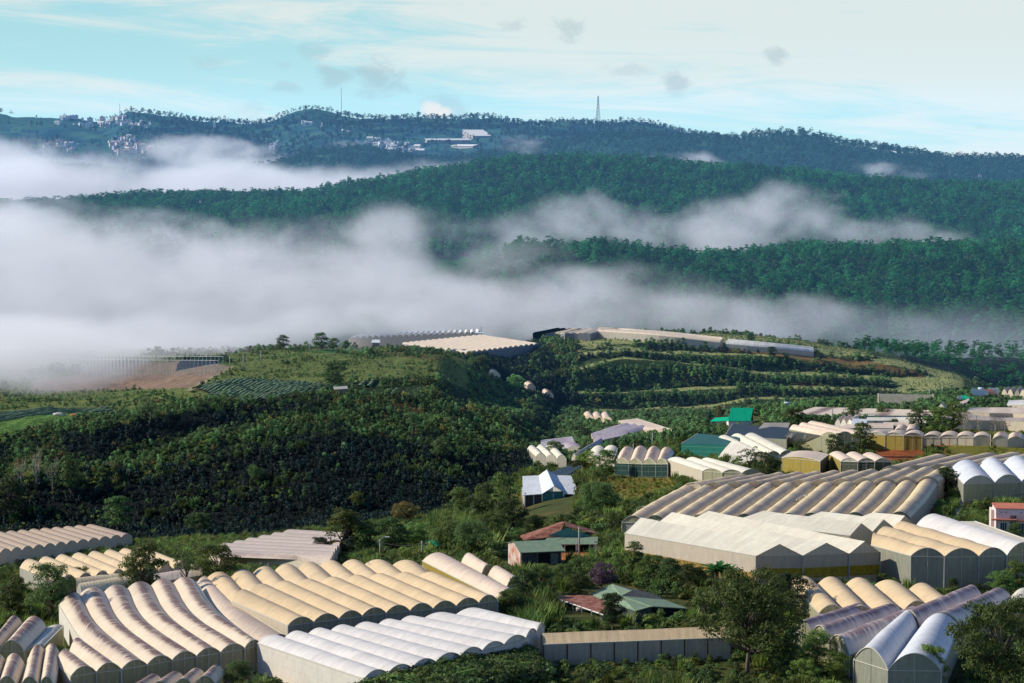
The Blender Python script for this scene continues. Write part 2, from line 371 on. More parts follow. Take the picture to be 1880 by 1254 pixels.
c = t.mix(t.mrange(n1, .35, .65), (.018, .05, .03), (.035, .085, .035))
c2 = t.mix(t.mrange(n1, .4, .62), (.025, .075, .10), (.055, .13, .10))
c = t.mix(t.mrange(sp.outputs[1], 2600, 4400), c, c2)  # bluer with distance: aerial haze put into the hill colour
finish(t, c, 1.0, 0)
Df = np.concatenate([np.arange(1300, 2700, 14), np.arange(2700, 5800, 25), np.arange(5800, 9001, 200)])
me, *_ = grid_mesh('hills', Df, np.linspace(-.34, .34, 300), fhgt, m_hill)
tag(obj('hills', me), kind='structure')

# ------------------------------------------------------------------ foliage
def leafmat(name, a, b, tr=.25, world=0.0):
    m, t = newmat(name)
    oi = t.new('ShaderNodeObjectInfo'); geo = t.new('ShaderNodeNewGeometry')
    r = oi.outputs['Random']; isl = geo.outputs['Random Per Island']
    n = t.noise(t.new('ShaderNodeTexCoord').outputs['Object'], .9, 2)
    pn = t.noise(oi.outputs['Location'], .018 if 'pine' in name or 'blue' in name else .06, 3, .6)
    f = t.math('ADD', t.math('MULTIPLY', isl, .45), t.math('MULTIPLY', t.mrange(n, .3, .7), .35)); f = t.math('ADD', f, t.math('MULTIPLY', r, .35)); f = t.math('ADD', f, t.mrange(pn, .3, .7, -.35, .3), True)
    c = t.mix(f, a, b)
    hs = t.new('ShaderNodeHueSaturation'); t.set(hs.inputs['Color'], c); t.set(hs.inputs['Hue'], t.mrange(r, 0, 1, .465, .522)); t.set(hs.inputs['Value'], t.mrange(r, 0, 1, .62, 1.38))
    finish(t, hs.outputs[0], .6, .25, trans=tr)
    return m
LM = {
 'leaf': leafmat('broad_leaves', (.038,.075,.016), (.19,.275,.07), .38),
 'leaf_dark': leafmat('dark_leaves', (.024,.052,.016), (.135,.205,.06), .36),
 'leaf_lime': leafmat('lime_leaves', (.08,.13,.022), (.25,.31,.060), .3),
 'leaf_gold': leafmat('dry_leaves', (.14,.13,.035), (.38,.30,.085)),
 'leaf_purple': leafmat('purple_leaves', (.10,.055,.08), (.26,.16,.20)),
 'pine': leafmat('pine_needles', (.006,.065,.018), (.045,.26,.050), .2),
 'pine_far': leafmat('pine_needles_far', (.012,.060,.040), (.035,.12,.075), .1),  # bluish tint of the air put into the needle colour
 'pine_hazy': leafmat('blue_pines', (.018,.055,.075), (.040,.100,.120), .1),  # blue of distant air painted into the needles
 'slope_dark': leafmat('shaded_slope_bushes', (.004,.017,.018), (.016,.050,.038), .08),  # darker copy of the slope bushes, with the hill's shade in its colour
 'slope': leafmat('slope_bushes', (.022,.060,.022), (.15,.235,.065), .3),
 'terrace': leafmat('terrace_bushes', (.050,.14,.05), (.22,.36,.11), .32),
 'banana': leafmat('banana_leaves', (.02,.08,.02), (.06,.16,.04), .3),
}
m_bark, t = newmat('bark'); n = t.noise(t.new('ShaderNodeTexCoord').outputs['Object'], 3.0, 4)
finish(t, t.mix(t.mrange(n, .3, .7), (.06,.045,.035), (.28,.23,.18)), .95, .1)
m_deadbark, t = newmat('pale_bark'); finish(t, (.42,.34,.28), .95, .1)

def leafcloud(clumps, per, leaf, g, flat=.75, up=.35):
    """clumps: (x,y,z,r) of leaf clumps; many small leaf faces spread over and inside each"""
    V, Fc = [], []; k = 0
    for (cx, cy, cz, r) in clumps:
        n = max(6, int(per * r * r))
        d = g.normal(size=(n, 3)); d /= np.linalg.norm(d, axis=1)[:, None]
        d[:, 2] = np.where(d[:, 2] < -.3, -d[:, 2] * .5, d[:, 2])
        rad = r * (g.uniform(.45, 1.08, n) ** .5)[:, None]
        p = d * rad * np.array((1, 1, flat)) + np.array((cx, cy, cz))
        nn = d + g.normal(size=(n, 3)) * .55 + np.array((0, 0, up)); nn /= np.linalg.norm(nn, axis=1)[:, None]
        a = np.cross(nn, g.normal(size=(n, 3))); a /= np.linalg.norm(a, axis=1)[:, None]; b = np.cross(nn, a)
        s = leaf * g.uniform(.6, 1.4, n)[:, None]
        q = np.stack([p - a * s, p + b * s * .5, p + a * s, p - b * s * .5], 1)
        V.append(q.reshape(-1, 3)); Fc.append(np.arange(k, k + 4 * n).reshape(-1, 4)); k += 4 * n
    return np.concatenate(V), np.concatenate(Fc)
def crown_clumps(kind, g):
    """unit trees: height 1"""
    C = []
    if kind == 'round':
        for i in range(56):
            a = g.uniform(0, math.tau); h = g.uniform(.25, .92); rr = .33 * math.sin(math.pi * min(1, max(.12, (h - .12) / .86))) ** .6 * g.uniform(.35, 1)
            C.append((rr * math.cos(a), rr * math.sin(a), h, g.uniform(.07, .14)))
    elif kind == 'tall':
        for i in range(46):
            a = g.uniform(0, math.tau); h = g.uniform(.2, .93); rr = .20 * math.sin(math.pi * min(1, max(.15, (h - .1) / .9))) ** .6 * g.uniform(.3, 1)
            C.append((rr * math.cos(a), rr * math.sin(a), h, g.uniform(.06, .11)))
    elif kind == 'open':
        for i in range(30):
            a = g.uniform(0, math.tau); h = g.uniform(.45, .95); rr = g.uniform(.08, .36) * (1.15 - .5 * abs(h - .7) / .25)
            C.append((rr * math.cos(a), rr * math.sin(a), h, g.uniform(.05, .10)))
    elif kind == 'wide':
        for i in range(80):
            a = g.uniform(0, math.tau); h = g.uniform(.3, .9); rr = .52 * math.sin(math.pi * min(1, max(.2, (h - .05) / .95))) ** .5 * g.uniform(.2, 1)
            C.append((rr * math.cos(a), rr * math.sin(a), h, g.uniform(.08, .15)))
    elif kind == 'pine':
        for i in range(15):
            a = g.uniform(0, math.tau); h = g.uniform(.52, .97); rr = g.uniform(.05, .30) * (1.25 - h) * 1.9
            C.append((rr * math.cos(a), rr * math.sin(a), h, g.uniform(.075, .12)))
    elif kind == 'cone':
        for i in range(26):
            h = g.uniform(.12, .98); rr = .24 * (1.02 - h) * g.uniform(.5, 1); a = g.uniform(0, math.tau)
            C.append((rr * math.cos(a), rr * math.sin(a), h, .03 + .09 * (1 - h)))
    return C
def limbs(kind, clumps, g, th=.022):
    b = MB(); top = {'pine': .9, 'cone': .95}.get(kind, .62); w = [(g.normal() * .012, g.normal() * .012) for _ in range(6)]
    pts = [(w[i][0] * i, w[i][1] * i, top * i / 5 - (.04 if i == 0 else 0)) for i in range(6)]
    b.tube(pts, th, 7, th * .35)
    for c in clumps[::2]:
        h0 = max(.08, c[2] * .55 if kind not in ('pine', 'cone') else c[2] - .06)
        k = min(5, h0 / top * 5); i = int(min(4, k)); q = k - i
        p0 = [pts[i][j] * (1 - q) + pts[i + 1][j] * q for j in range(3)]
        mid = [(p0[0] + c[0]) / 2, (p0[1] + c[1]) / 2, (p0[2] + c[2]) / 2 - .02]
        b.tube([p0, mid, c[:3]], th * .45, 5, th * .12)
    return b
TREE = {}
def tree_template(kind, var, mat, per, leaf, bark=None, th=.022):
    key = (kind, var, mat)
    if key not in TREE:
        g = np.random.default_rng(hash((len(kind), var * 7 + 3, len(mat))) % 9999 + var)
        C = crown_clumps(kind, g); v, f = leafcloud(C, per, leaf, g)
        cr = mesh_np('crown_' + kind, v, f, [LM[mat]]); tr = limbs(kind, C, g, th).mesh('trunk_' + kind, bark or m_bark, True)
        TREE[key] = (cr, tr)
    return TREE[key]

# ------------------------------------------------------------------ scattered stuff (uncountable growth)
def scatter(name, label, pts, scl, idx, templates, cat):
    me = bpy.data.meshes.new(name); n = len(pts)
    me.vertices.add(n); me.vertices.foreach_set('co', np.asarray(pts, np.float32).ravel())
    for an, ty, arr in (('scl', 'FLOAT', scl), ('rz', 'FLOAT', rng.uniform(0, math.tau, n)), ('idx', 'INT', idx)):
        a = me.attributes.new(an, ty, 'POINT'); a.data.foreach_set('value', np.asarray(arr, np.int32 if ty == 'INT' else np.float32))
    o = obj(name, me)
    cl = bpy.data.collections.new(name + '_kinds')
    for i, tm in enumerate(templates):
        q = bpy.data.objects.new('%s_kind_%02d' % (name, i), tm); cl.objects.link(q)
    ng = bpy.data.node_groups.new(name, 'GeometryNodeTree')
    ng.interface.new_socket('Geometry', in_out='INPUT', socket_type='NodeSocketGeometry'); ng.interface.new_socket('Geometry', in_out='OUTPUT', socket_type='NodeSocketGeometry')
    N, L = ng.nodes, ng.links
    gi = N.new('NodeGroupInput'); go = N.new('NodeGroupOutput'); ip = N.new('GeometryNodeInstanceOnPoints'); ci = N.new('GeometryNodeCollectionInfo')
    ci.inputs['Collection'].default_value = cl; ci.inputs['Separate Children'].default_value = True; ci.inputs['Reset Children'].default_value = True
    def na(nm, ty):
        a = N.new('GeometryNodeInputNamedAttribute'); a.data_type = ty; a.inputs['Name'].default_value = nm; return a.outputs['Attribute']
    cx = N.new('ShaderNodeCombineXYZ'); L.new(na('rz', 'FLOAT'), cx.inputs[2])
    L.new(gi.outputs[0], ip.inputs['Points']); L.new(ci.outputs[0], ip.inputs['Instance']); ip.inputs['Pick Instance'].default_value = True
    L.new(na('idx', 'INT'), ip.inputs['Instance Index']); L.new(cx.outputs[0], ip.inputs['Rotation']); L.new(na('scl', 'FLOAT'), ip.inputs['Scale'])
    L.new(ip.outputs[0], go.inputs[0])
    md = o.modifiers.new('scatter', 'NODES'); md.node_group = ng
    tag(o, label, cat, kind='stuff'); return o
def stuff_tree(kind, mat, per, leaf, seed, trunk=True):
    g = np.random.default_rng(seed); C = crown_clumps(kind, g); v, f = leafcloud(C, per, leaf, g)
    me = mesh_np('tree_' + kind, v, f, [LM[mat], m_bark])
    if not trunk: return me
    b = MB(); b.tube([(0, 0, -.1), (0, 0, .8)], .016, 5, .006)
    v2 = np.array(b.v); f2 = np.array([q for q in b.f if len(q) == 4])
    me2 = mesh_np('tree_' + kind, np.concatenate([v, v2]), np.concatenate([f, f2 + len(v)]), [LM[mat], m_bark])
    mi = np.zeros(len(me2.polygons), np.int32); mi[len(f):] = 1; me2.polygons.foreach_set('material_index', mi); return me2
def scatter_cells(D0, D1, s0, s1, step):
    D = D0; X, Y = [], []
    while D < D1:
        n = int((s1 - s0) * D / step); ss = np.linspace(s0, s1, n)
        X.append(ss * D + rng.uniform(-.45, .45, n) * step); Y.append(D + rng.uniform(-.45, .45, n) * step); D += step
    return np.concatenate(X), np.concatenate(Y)
pine_t = [stuff_tree('pine', 'pine', 4500, .028, 40 + i) for i in range(4)] + [stuff_tree('cone', 'pine', 5000, .028, 50), stuff_tree('round', 'pine', 1800, .03, 51)]
x, y = scatter_cells(1300, 1990, -.05, .27, 7.5)
z = fhgt(x, y); px, py = proj(x, y, z)
k = (px > 780 + rng.uniform(-30, 30, len(px))); x, y, z = x[k], y[k], z[k]
scatter('pine_forest', 'green pine forest on the near hillside half under the fog', np.stack([x, y, z], 1), rng.uniform(6.5, 15.5, len(x)), rng.choice(6, len(x), p=[.19,.19,.19,.19,.08,.16]), pine_t, 'forest')
x, y = scatter_cells(2080, 2640, -.27, .27, 7.0)
z = fhgt(x, y); px, py = proj(x, y, z); hole = inpoly(px, py, [(1720,352),(1740,336),(1800,334),(1830,348),(1800,356)]); x, y, z = x[~hole], y[~hole], z[~hole]
scatter('ridge_forest', 'bright green pine forest along the middle ridge between fog banks', np.stack([x, y, z], 1), rng.uniform(6.5, 17, len(x)), rng.choice(6, len(x), p=[.19,.19,.19,.19,.08,.16]), pine_t, 'forest')
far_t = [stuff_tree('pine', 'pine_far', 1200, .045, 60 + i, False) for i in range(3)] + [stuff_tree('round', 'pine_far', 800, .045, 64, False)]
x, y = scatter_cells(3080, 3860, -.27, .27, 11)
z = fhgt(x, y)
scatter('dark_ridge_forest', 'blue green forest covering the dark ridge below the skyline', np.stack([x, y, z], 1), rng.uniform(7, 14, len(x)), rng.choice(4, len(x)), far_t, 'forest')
blue_t = [stuff_tree('pine', 'pine_hazy', 1200, .05, 70 + i, False) for i in range(3)] + [stuff_tree('round', 'pine_hazy', 800, .05, 74, False)]
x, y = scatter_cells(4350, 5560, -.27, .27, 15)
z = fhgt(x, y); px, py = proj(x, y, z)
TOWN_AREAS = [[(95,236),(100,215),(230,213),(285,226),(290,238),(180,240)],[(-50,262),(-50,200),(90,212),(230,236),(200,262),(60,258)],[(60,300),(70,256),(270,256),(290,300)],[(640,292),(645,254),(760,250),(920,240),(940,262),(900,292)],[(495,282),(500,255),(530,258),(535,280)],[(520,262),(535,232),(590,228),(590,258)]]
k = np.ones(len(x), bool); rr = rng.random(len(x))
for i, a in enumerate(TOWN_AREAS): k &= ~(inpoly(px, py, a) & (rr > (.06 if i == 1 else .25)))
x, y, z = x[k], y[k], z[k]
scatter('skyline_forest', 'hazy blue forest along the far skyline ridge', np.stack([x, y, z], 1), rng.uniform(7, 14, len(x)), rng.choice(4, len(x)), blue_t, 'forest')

# ------------------------------------------------------------------ fog
def fog(name, label, lo, hi, res, puffs, nscale, dens, warp=60.0, seed=0.0, tint=(.64, .635, .68)):
    ng = bpy.data.node_groups.new(name, 'GeometryNodeTree')
    ng.interface.new_socket('Geometry', in_out='INPUT', socket_type='NodeSocketGeometry'); ng.interface.new_socket('Geometry', in_out='OUTPUT', socket_type='NodeSocketGeometry')
    t = NT(ng); vc = t.new('GeometryNodeVolumeCube')
    vc.inputs['Min'].default_value = lo; vc.inputs['Max'].default_value = hi
    for k, v in zip(('Resolution X', 'Resolution Y', 'Resolution Z'), res): vc.inputs[k].default_value = v
    P = t.new('GeometryNodeInputPosition').outputs[0]
    P2 = t.vmath('ADD', P, (seed * 37, seed * 11, seed * 5))
    nv = t.noise(P2, 1 / (nscale * 1.6), 5, .62, 0, out=1)
    W = t.vmath('ADD', P, t.vmath('MULTIPLY', t.vmath('SUBTRACT', nv, (.5, .5, .5)), (warp, warp * 1.5, warp * .55)))
    acc = None
    for (px, py, D, rx, ry, rz, wt) in puffs:      # centre in the photo and distance; radii: metres
        c = U(px, py, D)
        q = t.vmath('MULTIPLY', t.vmath('SUBTRACT', W, tuple(c)), (1 / rx, 1 / ry, 1 / rz))
        v = t.math('MULTIPLY', t.mrange(t.vmath('LENGTH', q), 1.0, .45, 0, 1, True), wt)
        acc = v if acc is None else t.math('MAXIMUM', acc, v)
    sq = t.vmath('MULTIPLY', P2, (1, 1, 1.7))
    nz = t.noise(sq, 1 / nscale, 7, .70, .8)
    big = t.noise(t.vmath('ADD', P2, (900, 40, 7)), 1 / (nscale * 2.6), 2, .5)
    acc = t.math('MULTIPLY', acc, t.mrange(big, .36, .58, .60, 1.14))
    dn = t.math('SUBTRACT', t.math('ADD', t.math('MULTIPLY', acc, 1.15), t.math('MULTIPLY', t.math('SUBTRACT', nz, .5), 3.3)), .26)
    dn = t.math('MULTIPLY', t.math('MULTIPLY', t.math('MAXIMUM', dn, 0.0), t.mrange(acc, 0.0, .2)), 1.0)
    dn = t.math('MULTIPLY', dn, t.mrange(dn, 0.0, .8, .12, 1.0))
    t.set(vc.inputs['Density'], dn)
    m, s = newmat(name)
    v = s.new('ShaderNodeVolumePrincipled'); v.inputs['Color'].default_value = (.955, .95, .965, 1); v.inputs['Density'].default_value = dens; v.inputs['Anisotropy'].default_value = .15
    v.inputs['Density Attribute'].default_value = 'density'
    v.inputs['Emission Color'].default_value = (*tint, 1); v.inputs['Emission Strength'].default_value = dens * FOG_GLOW
    v.inputs['Absorption Color'].default_value = (.9, .9, .95, 1)
    # glow follows the density, as light scattered many times inside the fog does
    at = s.new('ShaderNodeAttribute', attribute_name='density').outputs['Fac']
    s.set(v.inputs['Emission Strength'], s.math('MULTIPLY', at, dens * FOG_GLOW))
    oo = s.new('ShaderNodeOutputMaterial'); s.l.new(v.outputs[0], oo.inputs['Volume'])
    sm = t.new('GeometryNodeSetMaterial'); sm.inputs['Material'].default_value = m
    go = t.new('NodeGroupOutput'); t.l.new(vc.outputs[0], sm.inputs[0]); t.l.new(sm.outputs[0], go.inputs[0])
    me = bpy.data.meshes.new(name); o = obj(name, me); md = o.modifiers.new('fog', 'NODES'); md.node_group = ng
    tag(o, label, 'fog', kind='stuff'); return o
FOG_GLOW = .33
m_ = lambda px, D: px * D / F
def puff(px, py, D, rpx, rpy, rD, wt=1.0): return (px, py, D, m_(rpx, D), rD, m_(rpy, D), wt)
fog('fog_bank', 'thick pale fog bank filling the valley behind the plateau', (-620, 740, -140), (400, 2420, 110), (380, 270, 110), [
    puff(60,525,1500,430,185,260), puff(380,530,1500,330,160,260), puff(-60,425,2200,330,80,200,1), puff(250,425,2180,260,46,160,.8), puff(90,400,2260,200,40,120,.75), puff(640,520,1480,260,110,240), puff(820,570,1450,240,95,230), puff(-150,500,1450,250,190,260),
    puff(1050,565,1420,240,75,220,.8), puff(1290,580,1400,230,58,200,.70), puff(1480,600,1380,200,55,180,.60), puff(1700,630,1300,190,50,160,.44), puff(1870,640,1300,150,50,150,.38), puff(930,490,1600,190,75,150,.52), puff(1180,520,1600,200,60,150,.5),
    puff(700,440,1560,130,85,160,.85), puff(530,460,1560,160,85,160,.85),
    puff(200,625,1000,330,75,110,1.15), puff(0,640,960,230,90,130,1.2), puff(430,618,1010,240,50,90,.85), puff(640,590,1090,200,50,90,.85), puff(60,655,850,300,70,80,1.1), puff(330,640,860,220,44,70,.85), puff(120,690,800,280,42,50,.62), puff(560,610,960,200,42,90,.8)],
    60.0, .0085, 105)
fog('plateau_mist', 'thin white mist creeping over the fields at the left of the plateau', (-260, 700, 0), (60, 960, 60), (110, 90, 36), [
    puff(0,640,840,320,75,110,1.5), puff(180,648,860,260,52,100,1.35), puff(380,640,880,200,40,80,1.1), puff(60,700,780,260,40,60,.95), puff(560,618,900,180,32,60,.9)],
    60.0, .013, 60, 21.0)
fog('valley_haze', 'thin bluish mist hanging over the wood behind the terraces at right', (120, 1010, -60), (420, 1400, 60), (100, 100, 44), [
    puff(1600,600,1200,260,60,160,.95), puff(1830,625,1180,240,85,150,1.1), puff(1820,680,1080,200,60,70,1.0), puff(1420,585,1250,200,50,130,.9)],
    60.0, .0015, 70, 25.0, (.36, .42, .62))
fog('fog_lobe', 'rolling white fog lobe climbing the green forest slope', (-60, 1750, -60), (600, 2260, 120), (190, 110, 66), [
    puff(1450,400,2020,130,75,130,1), puff(1330,425,2000,180,70,130,.9), puff(1180,430,2000,150,60,120,.8), puff(1060,410,2000,130,60,110,.68), puff(950,430,1950,130,62,110,.60), puff(1600,440,2020,170,48,120,.85), puff(1740,450,2020,110,30,110,.7), puff(860,430,1950,90,60,110,.45)],
    50.0, .0085, 105, 3.0)
fog('distant_fog', 'white fog sea behind the middle ridge below the hillside town', (-760, 2560, -40), (150, 4200, 130), (230, 150, 70), [
    puff(60,340,3050,420,75,330), puff(380,340,3050,300,62,330), puff(650,345,2950,260,48,260), puff(820,320,2900,160,30,220,.9), puff(-80,310,3300,200,80,400),
    puff(40,285,3900,130,42,180,.95), puff(180,300,3950,160,30,160,.8), puff(340,285,3950,130,38,180,.95), puff(430,275,3950,100,35,170,.9), puff(480,300,3950,110,32,160,.85), puff(630,278,3980,60,16,120,.8)],
    95.0, .0075, 140, 7.0)
fog('mist_wisps', 'thin mist wisps drifting over the dark forested ridges', (-60, 2650, 20), (700, 3400, 120), (190, 90, 44), [
    puff(1280,303,2850,80,22,120,.72), puff(1220,298,2850,50,16,100,.5), puff(1610,313,2900,50,22,120,.72), puff(1660,322,2900,60,18,120,.6), puff(960,265,3100,60,18,100,.5)],
    38.0, .013, 90, 12.0)

# thin blue air towards the skyline: a glowing volume stands in for scattered light
hz = MB(); hz.box((-2300, 620, -170), (2300, 3300, 150)); m, s = newmat('haze')
v = s.new('ShaderNodeVolumePrincipled'); v.inputs['Density'].default_value = 0.000004; v.inputs['Density Attribute'].default_value = ''; v.inputs['Color'].default_value = (0, 0, 0, 1)
v.inputs['Emission Color'].default_value = (.18, .50, 1, 1); v.inputs['Emission Strength'].default_value = 3.4e-5
v2 = s.new('ShaderNodeEmission'); v2.inputs[0].default_value = (.18, .50, 1, 1); v2.inputs[1].default_value = 6.5e-5
oo = s.new('ShaderNodeOutputMaterial'); s.l.new(v2.outputs[0], oo.inputs['Volume']); m.volume_intersection_method if False else None
s.n.remove(v)
tag(hz.build('haze', m), 'thin blue haze in the air over the valley', 'haze', kind='stuff')

x, y = scatter_cells(1030, 1320, .145, .27, 4.6)
z = hgt(x, y)
scatter('valley_wood', 'dim wood in the misty valley behind the terraces at right', np.stack([x, y, z], 1), rng.uniform(3.5, 7.5, len(x)), rng.choice(4, len(x)), [bpy.data.meshes[n_] for n_ in [m_.name for m_ in bpy.data.meshes if m_.name.startswith('tree_')][6:10]], 'forest')
# ------------------------------------------------------------------ plastic sheeting
def sheet(name, base, stain=(.30,.20,.19), amt=.6, lo=.50, hi=.95, rib=1.0, tr=.10, wrinkle=.5, clean=.0):
    """film stretched over hoops: u runs across the vault, v along it in metres"""
    m, t = newmat(name)
    uv = t.new('ShaderNodeUVMap').outputs[0]; sp = t.new('ShaderNodeSeparateXYZ'); t.set(sp.inputs[0], uv); u, v = sp.outputs[0], sp.outputs[1]
    pos = t.new('ShaderNodeNewGeometry').outputs['Position']; oi = t.new('ShaderNodeObjectInfo').outputs['Random']
    cb = t.new('ShaderNodeCombineXYZ'); t.set(cb.inputs[0], t.math('MULTIPLY', u, 1.1)); t.set(cb.inputs[1], t.math('MULTIPLY', v, 1.9)); t.set(cb.inputs[2], t.math('MULTIPLY', oi, 20))
    streak = t.noise(cb.outputs[0], 1.0, 4, .65)                       # streaks that run over the vault
    cb2 = t.new('ShaderNodeCombineXYZ'); t.set(cb2.inputs[0], t.math('MULTIPLY', u, 1.5)); t.set(cb2.inputs[1], t.math('MULTIPLY', v, .12)); t.set(cb2.inputs[2], t.math('MULTIPLY', oi, 31))
    slow = t.noise(cb2.outputs[0], 1.4, 3, .6)
    mid = (lo + hi) / 2
    band = t.math('MULTIPLY', t.mrange(u, lo - .12, mid, 0, 1, True), t.mrange(u, hi + .1, mid, 0, 1, True))
    k = t.math('MULTIPLY', band, t.mrange(streak, .30, .62)); k = t.math('MULTIPLY', k, t.mrange(slow, .3, .6, .45, 1)); k = t.math('MINIMUM', t.math('MULTIPLY', k, 2.4 * amt), amt)
    pat = t.noise(pos, .22, 4, .6)
    c = t.mix(t.mrange(pat, .3, .7), tuple(x * .88 for x in base), tuple(min(.9, x * 1.08) for x in base))
    c = t.mix(t.math('MULTIPLY', t.mrange(streak, .42, .70), .5), c, tuple(x * .74 for x in base))
    c = t.mix(k, c, stain)
    fr = t.math('FRACT', t.math('DIVIDE', v, rib)); hoop = t.math('LESS_THAN', t.math('ABSOLUTE', t.math('SUBTRACT', fr, .5)), .035)
    c = t.mix(t.math('MULTIPLY', hoop, .22), c, tuple(x * .55 for x in base))
    cst = t.noise(pos, 1.3, 5, .7); c = t.mix(t.mrange(cst, .52, .75, 0, .5), c, tuple(x * .6 for x in base))
    bmp = t.math('ADD', t.math('MULTIPLY', streak, wrinkle), t.math('MULTIPLY', t.math('PINGPONG', v, rib / 2), .25))
    finish(t, c, .55, .35, trans=tr, bump=bmp, bstr=.35, bdist=.25)
    return m
def netting(name, a, b=None, lo=0.0, hi=0.0, tr=.25, dark=.7):
    """wall netting hung from the eave: u along the wall in metres, v metres below the eave; b is a second band between lo and hi"""
    m, t = newmat(name)
    uv = t.new('ShaderNodeUVMap').outputs[0]; sp = t.new('ShaderNodeSeparateXYZ'); t.set(sp.inputs[0], uv); u, v = sp.outputs[0], sp.outputs[1]
    pos = t.new('ShaderNodeNewGeometry').outputs['Position']
    cb = t.new('ShaderNodeCombineXYZ'); t.set(cb.inputs[0], t.math('MULTIPLY', u, 2.2)); t.set(cb.inputs[1], t.math('MULTIPLY', v, .35))
    fold = t.noise(cb.outputs[0], 1.0, 4, .65); n = t.noise(pos, .9, 4, .6)
    col_ = a
    if b is not None:
        inb = t.math('MULTIPLY', t.math('GREATER_THAN', v, lo), t.math('LESS_THAN', v, hi))
        spots = t.mix(t.mrange(t.noise(pos, 1.7, 5, .7), .45, .65), b, tuple(x * .6 for x in b))
        col_ = t.mix(inb, a, spots)
    c = t.mix(t.mrange(fold, .35, .7), t.mix(1, col_, (dark,) * 3, 'MULTIPLY'), col_)
    c = t.mix(t.mrange(n, .45, .8, 0, .35), c, t.mix(1, col_, (.6, .62, .55), 'MULTIPLY'))
    seam = t.math('LESS_THAN', t.math('ABSOLUTE', t.math('SUBTRACT', t.math('FRACT', t.math('DIVIDE', v, 1.1)), .5)), .02)
    c = t.mix(t.math('MULTIPLY', seam, .35), c, (.5, .5, .46))
    finish(t, c, .8, .2, trans=tr, bump=fold, bstr=.3, bdist=.12)
    return m
S = {
 'beige': sheet('beige_film', (.84,.68,.50), (.20,.105,.085), .95, .36, .74),
 'tan': sheet('tan_film', (.76,.57,.33), (.42,.27,.15), .55, .5, .9, wrinkle=.4),
 'tanpurple': sheet('stained_tan_film', (.92,.70,.40), (.40,.29,.23), .75, .5, .9),
 'cream': sheet('cream_film', (.88,.79,.62), (.55,.46,.33), .3, .6, 1.0, wrinkle=.2, rib=3.0),
 'white': sheet('white_film', (.82,.77,.71), (.55,.5,.5), .25, .7, 1.05, wrinkle=.2, rib=2.0),
 'pink': sheet('faded_pink_film', (.82,.66,.50), (.45,.30,.24), .4, .2, 1.0),
 'purple': sheet('purple_stained_film', (.82,.72,.64), (.22,.13,.14), .9, .15, .85, wrinkle=.9),
 'bluewhite': sheet('bluish_white_film', (.78,.80,.82), (.45,.40,.42), .45, .5, 1.0, wrinkle=.8),
 'lavender': sheet('lavender_film', (.55,.48,.50), (.26,.18,.22), .6, .2, .9),
 'brown': sheet('shaded_brown_film', (.50,.37,.25), (.25,.15,.10), .5, .4, .9), 'dusty': sheet('dull_pink_film', (.56,.45,.37), (.28,.2,.17), .7, .55, 1.0),  # shade on the roofs below the dark slope put into both colours
 'far': sheet('distant_film', (.76,.62,.45), (.6,.46,.32), .3, .6, 1.0, rib=4.0),
 'farwhite': sheet('distant_white_film', (.86,.80,.72), (.6,.5,.42), .3, .6, 1.0, rib=4.0),
 'greennet': sheet('green_shade_net', (.008,.10,.075), (.005,.06,.05), .3, .2, .8, rib=4.0, tr=.05),
 'blacknet': sheet('black_shade_net', (.012,.022,.030), (.02,.03,.03), .3, .2, .8, rib=4.0, tr=.05),
 'greyroof': sheet('grey_film', (.40,.35,.28), (.25,.2,.17), .5, .2, .9),
}
W = {
 'olive': netting('olive_netting', (.62,.60,.38), tr=.45), 'grey': netting('grey_netting', (.64,.60,.50), tr=.35),
 'cream': netting('cream_wall_film', (.78,.68,.52), tr=.3, dark=.85), 'white': netting('white_wall_film', (.88,.82,.72), tr=.2, dark=.9),
 'banded': netting('netting_with_yellow_band', (.60,.51,.38), (.48,.36,.03), 1.7, 3.1, dark=.8),
 'orange': netting('netting_over_soil', (.76,.66,.52), (.50,.32,.08), 2.3, 9.0, dark=.85),
 'mustard': netting('mustard_netting', (.50,.38,.08), tr=.3, dark=.75), 'dark': netting('dark_netting', (.08,.09,.06), tr=.1),
 'green': netting('green_netting', (.01,.16,.12), tr=.1), 'greendark': netting('dark_green_netting', (.012,.045,.035), tr=.1),
 'teal': netting('grey_green_netting', (.50,.51,.41), tr=.4), 'far': netting('distant_wall', (.50,.46,.44), tr=.1), 'farlit': netting('sunlit_distant_wall', (.88,.80,.68), tr=.5, dark=.92), 'fardark': netting('distant_dark_wall', (.26,.26,.27), tr=0.1),  # farlit: sunlight on distant walls put into a paler colour
}
m_pole, t = newmat('greenhouse_pole'); finish(t, t.mix(t.noise(t.new('ShaderNodeNewGeometry').outputs['Position'], 2.0), (.35,.33,.30), (.6,.58,.54)), .6, .3)
m_dark, t = newmat('dark_post'); finish(t, (.06,.05,.04), .8, .2)
m_rim, t = newmat('pale_hoop'); finish(t, (.62,.58,.48), .6, .3)
FOOT = []     # footprints kept free of bushes
def gline(pts, h, n=None):
    if n is not None:
        (ax, ay), (bx, by) = pts; pts = [(ax + (bx - ax) * i / n, ay + (by - ay) * i / n) for i in range(n + 1)]
    return [on(px, py, h) for px, py in pts]
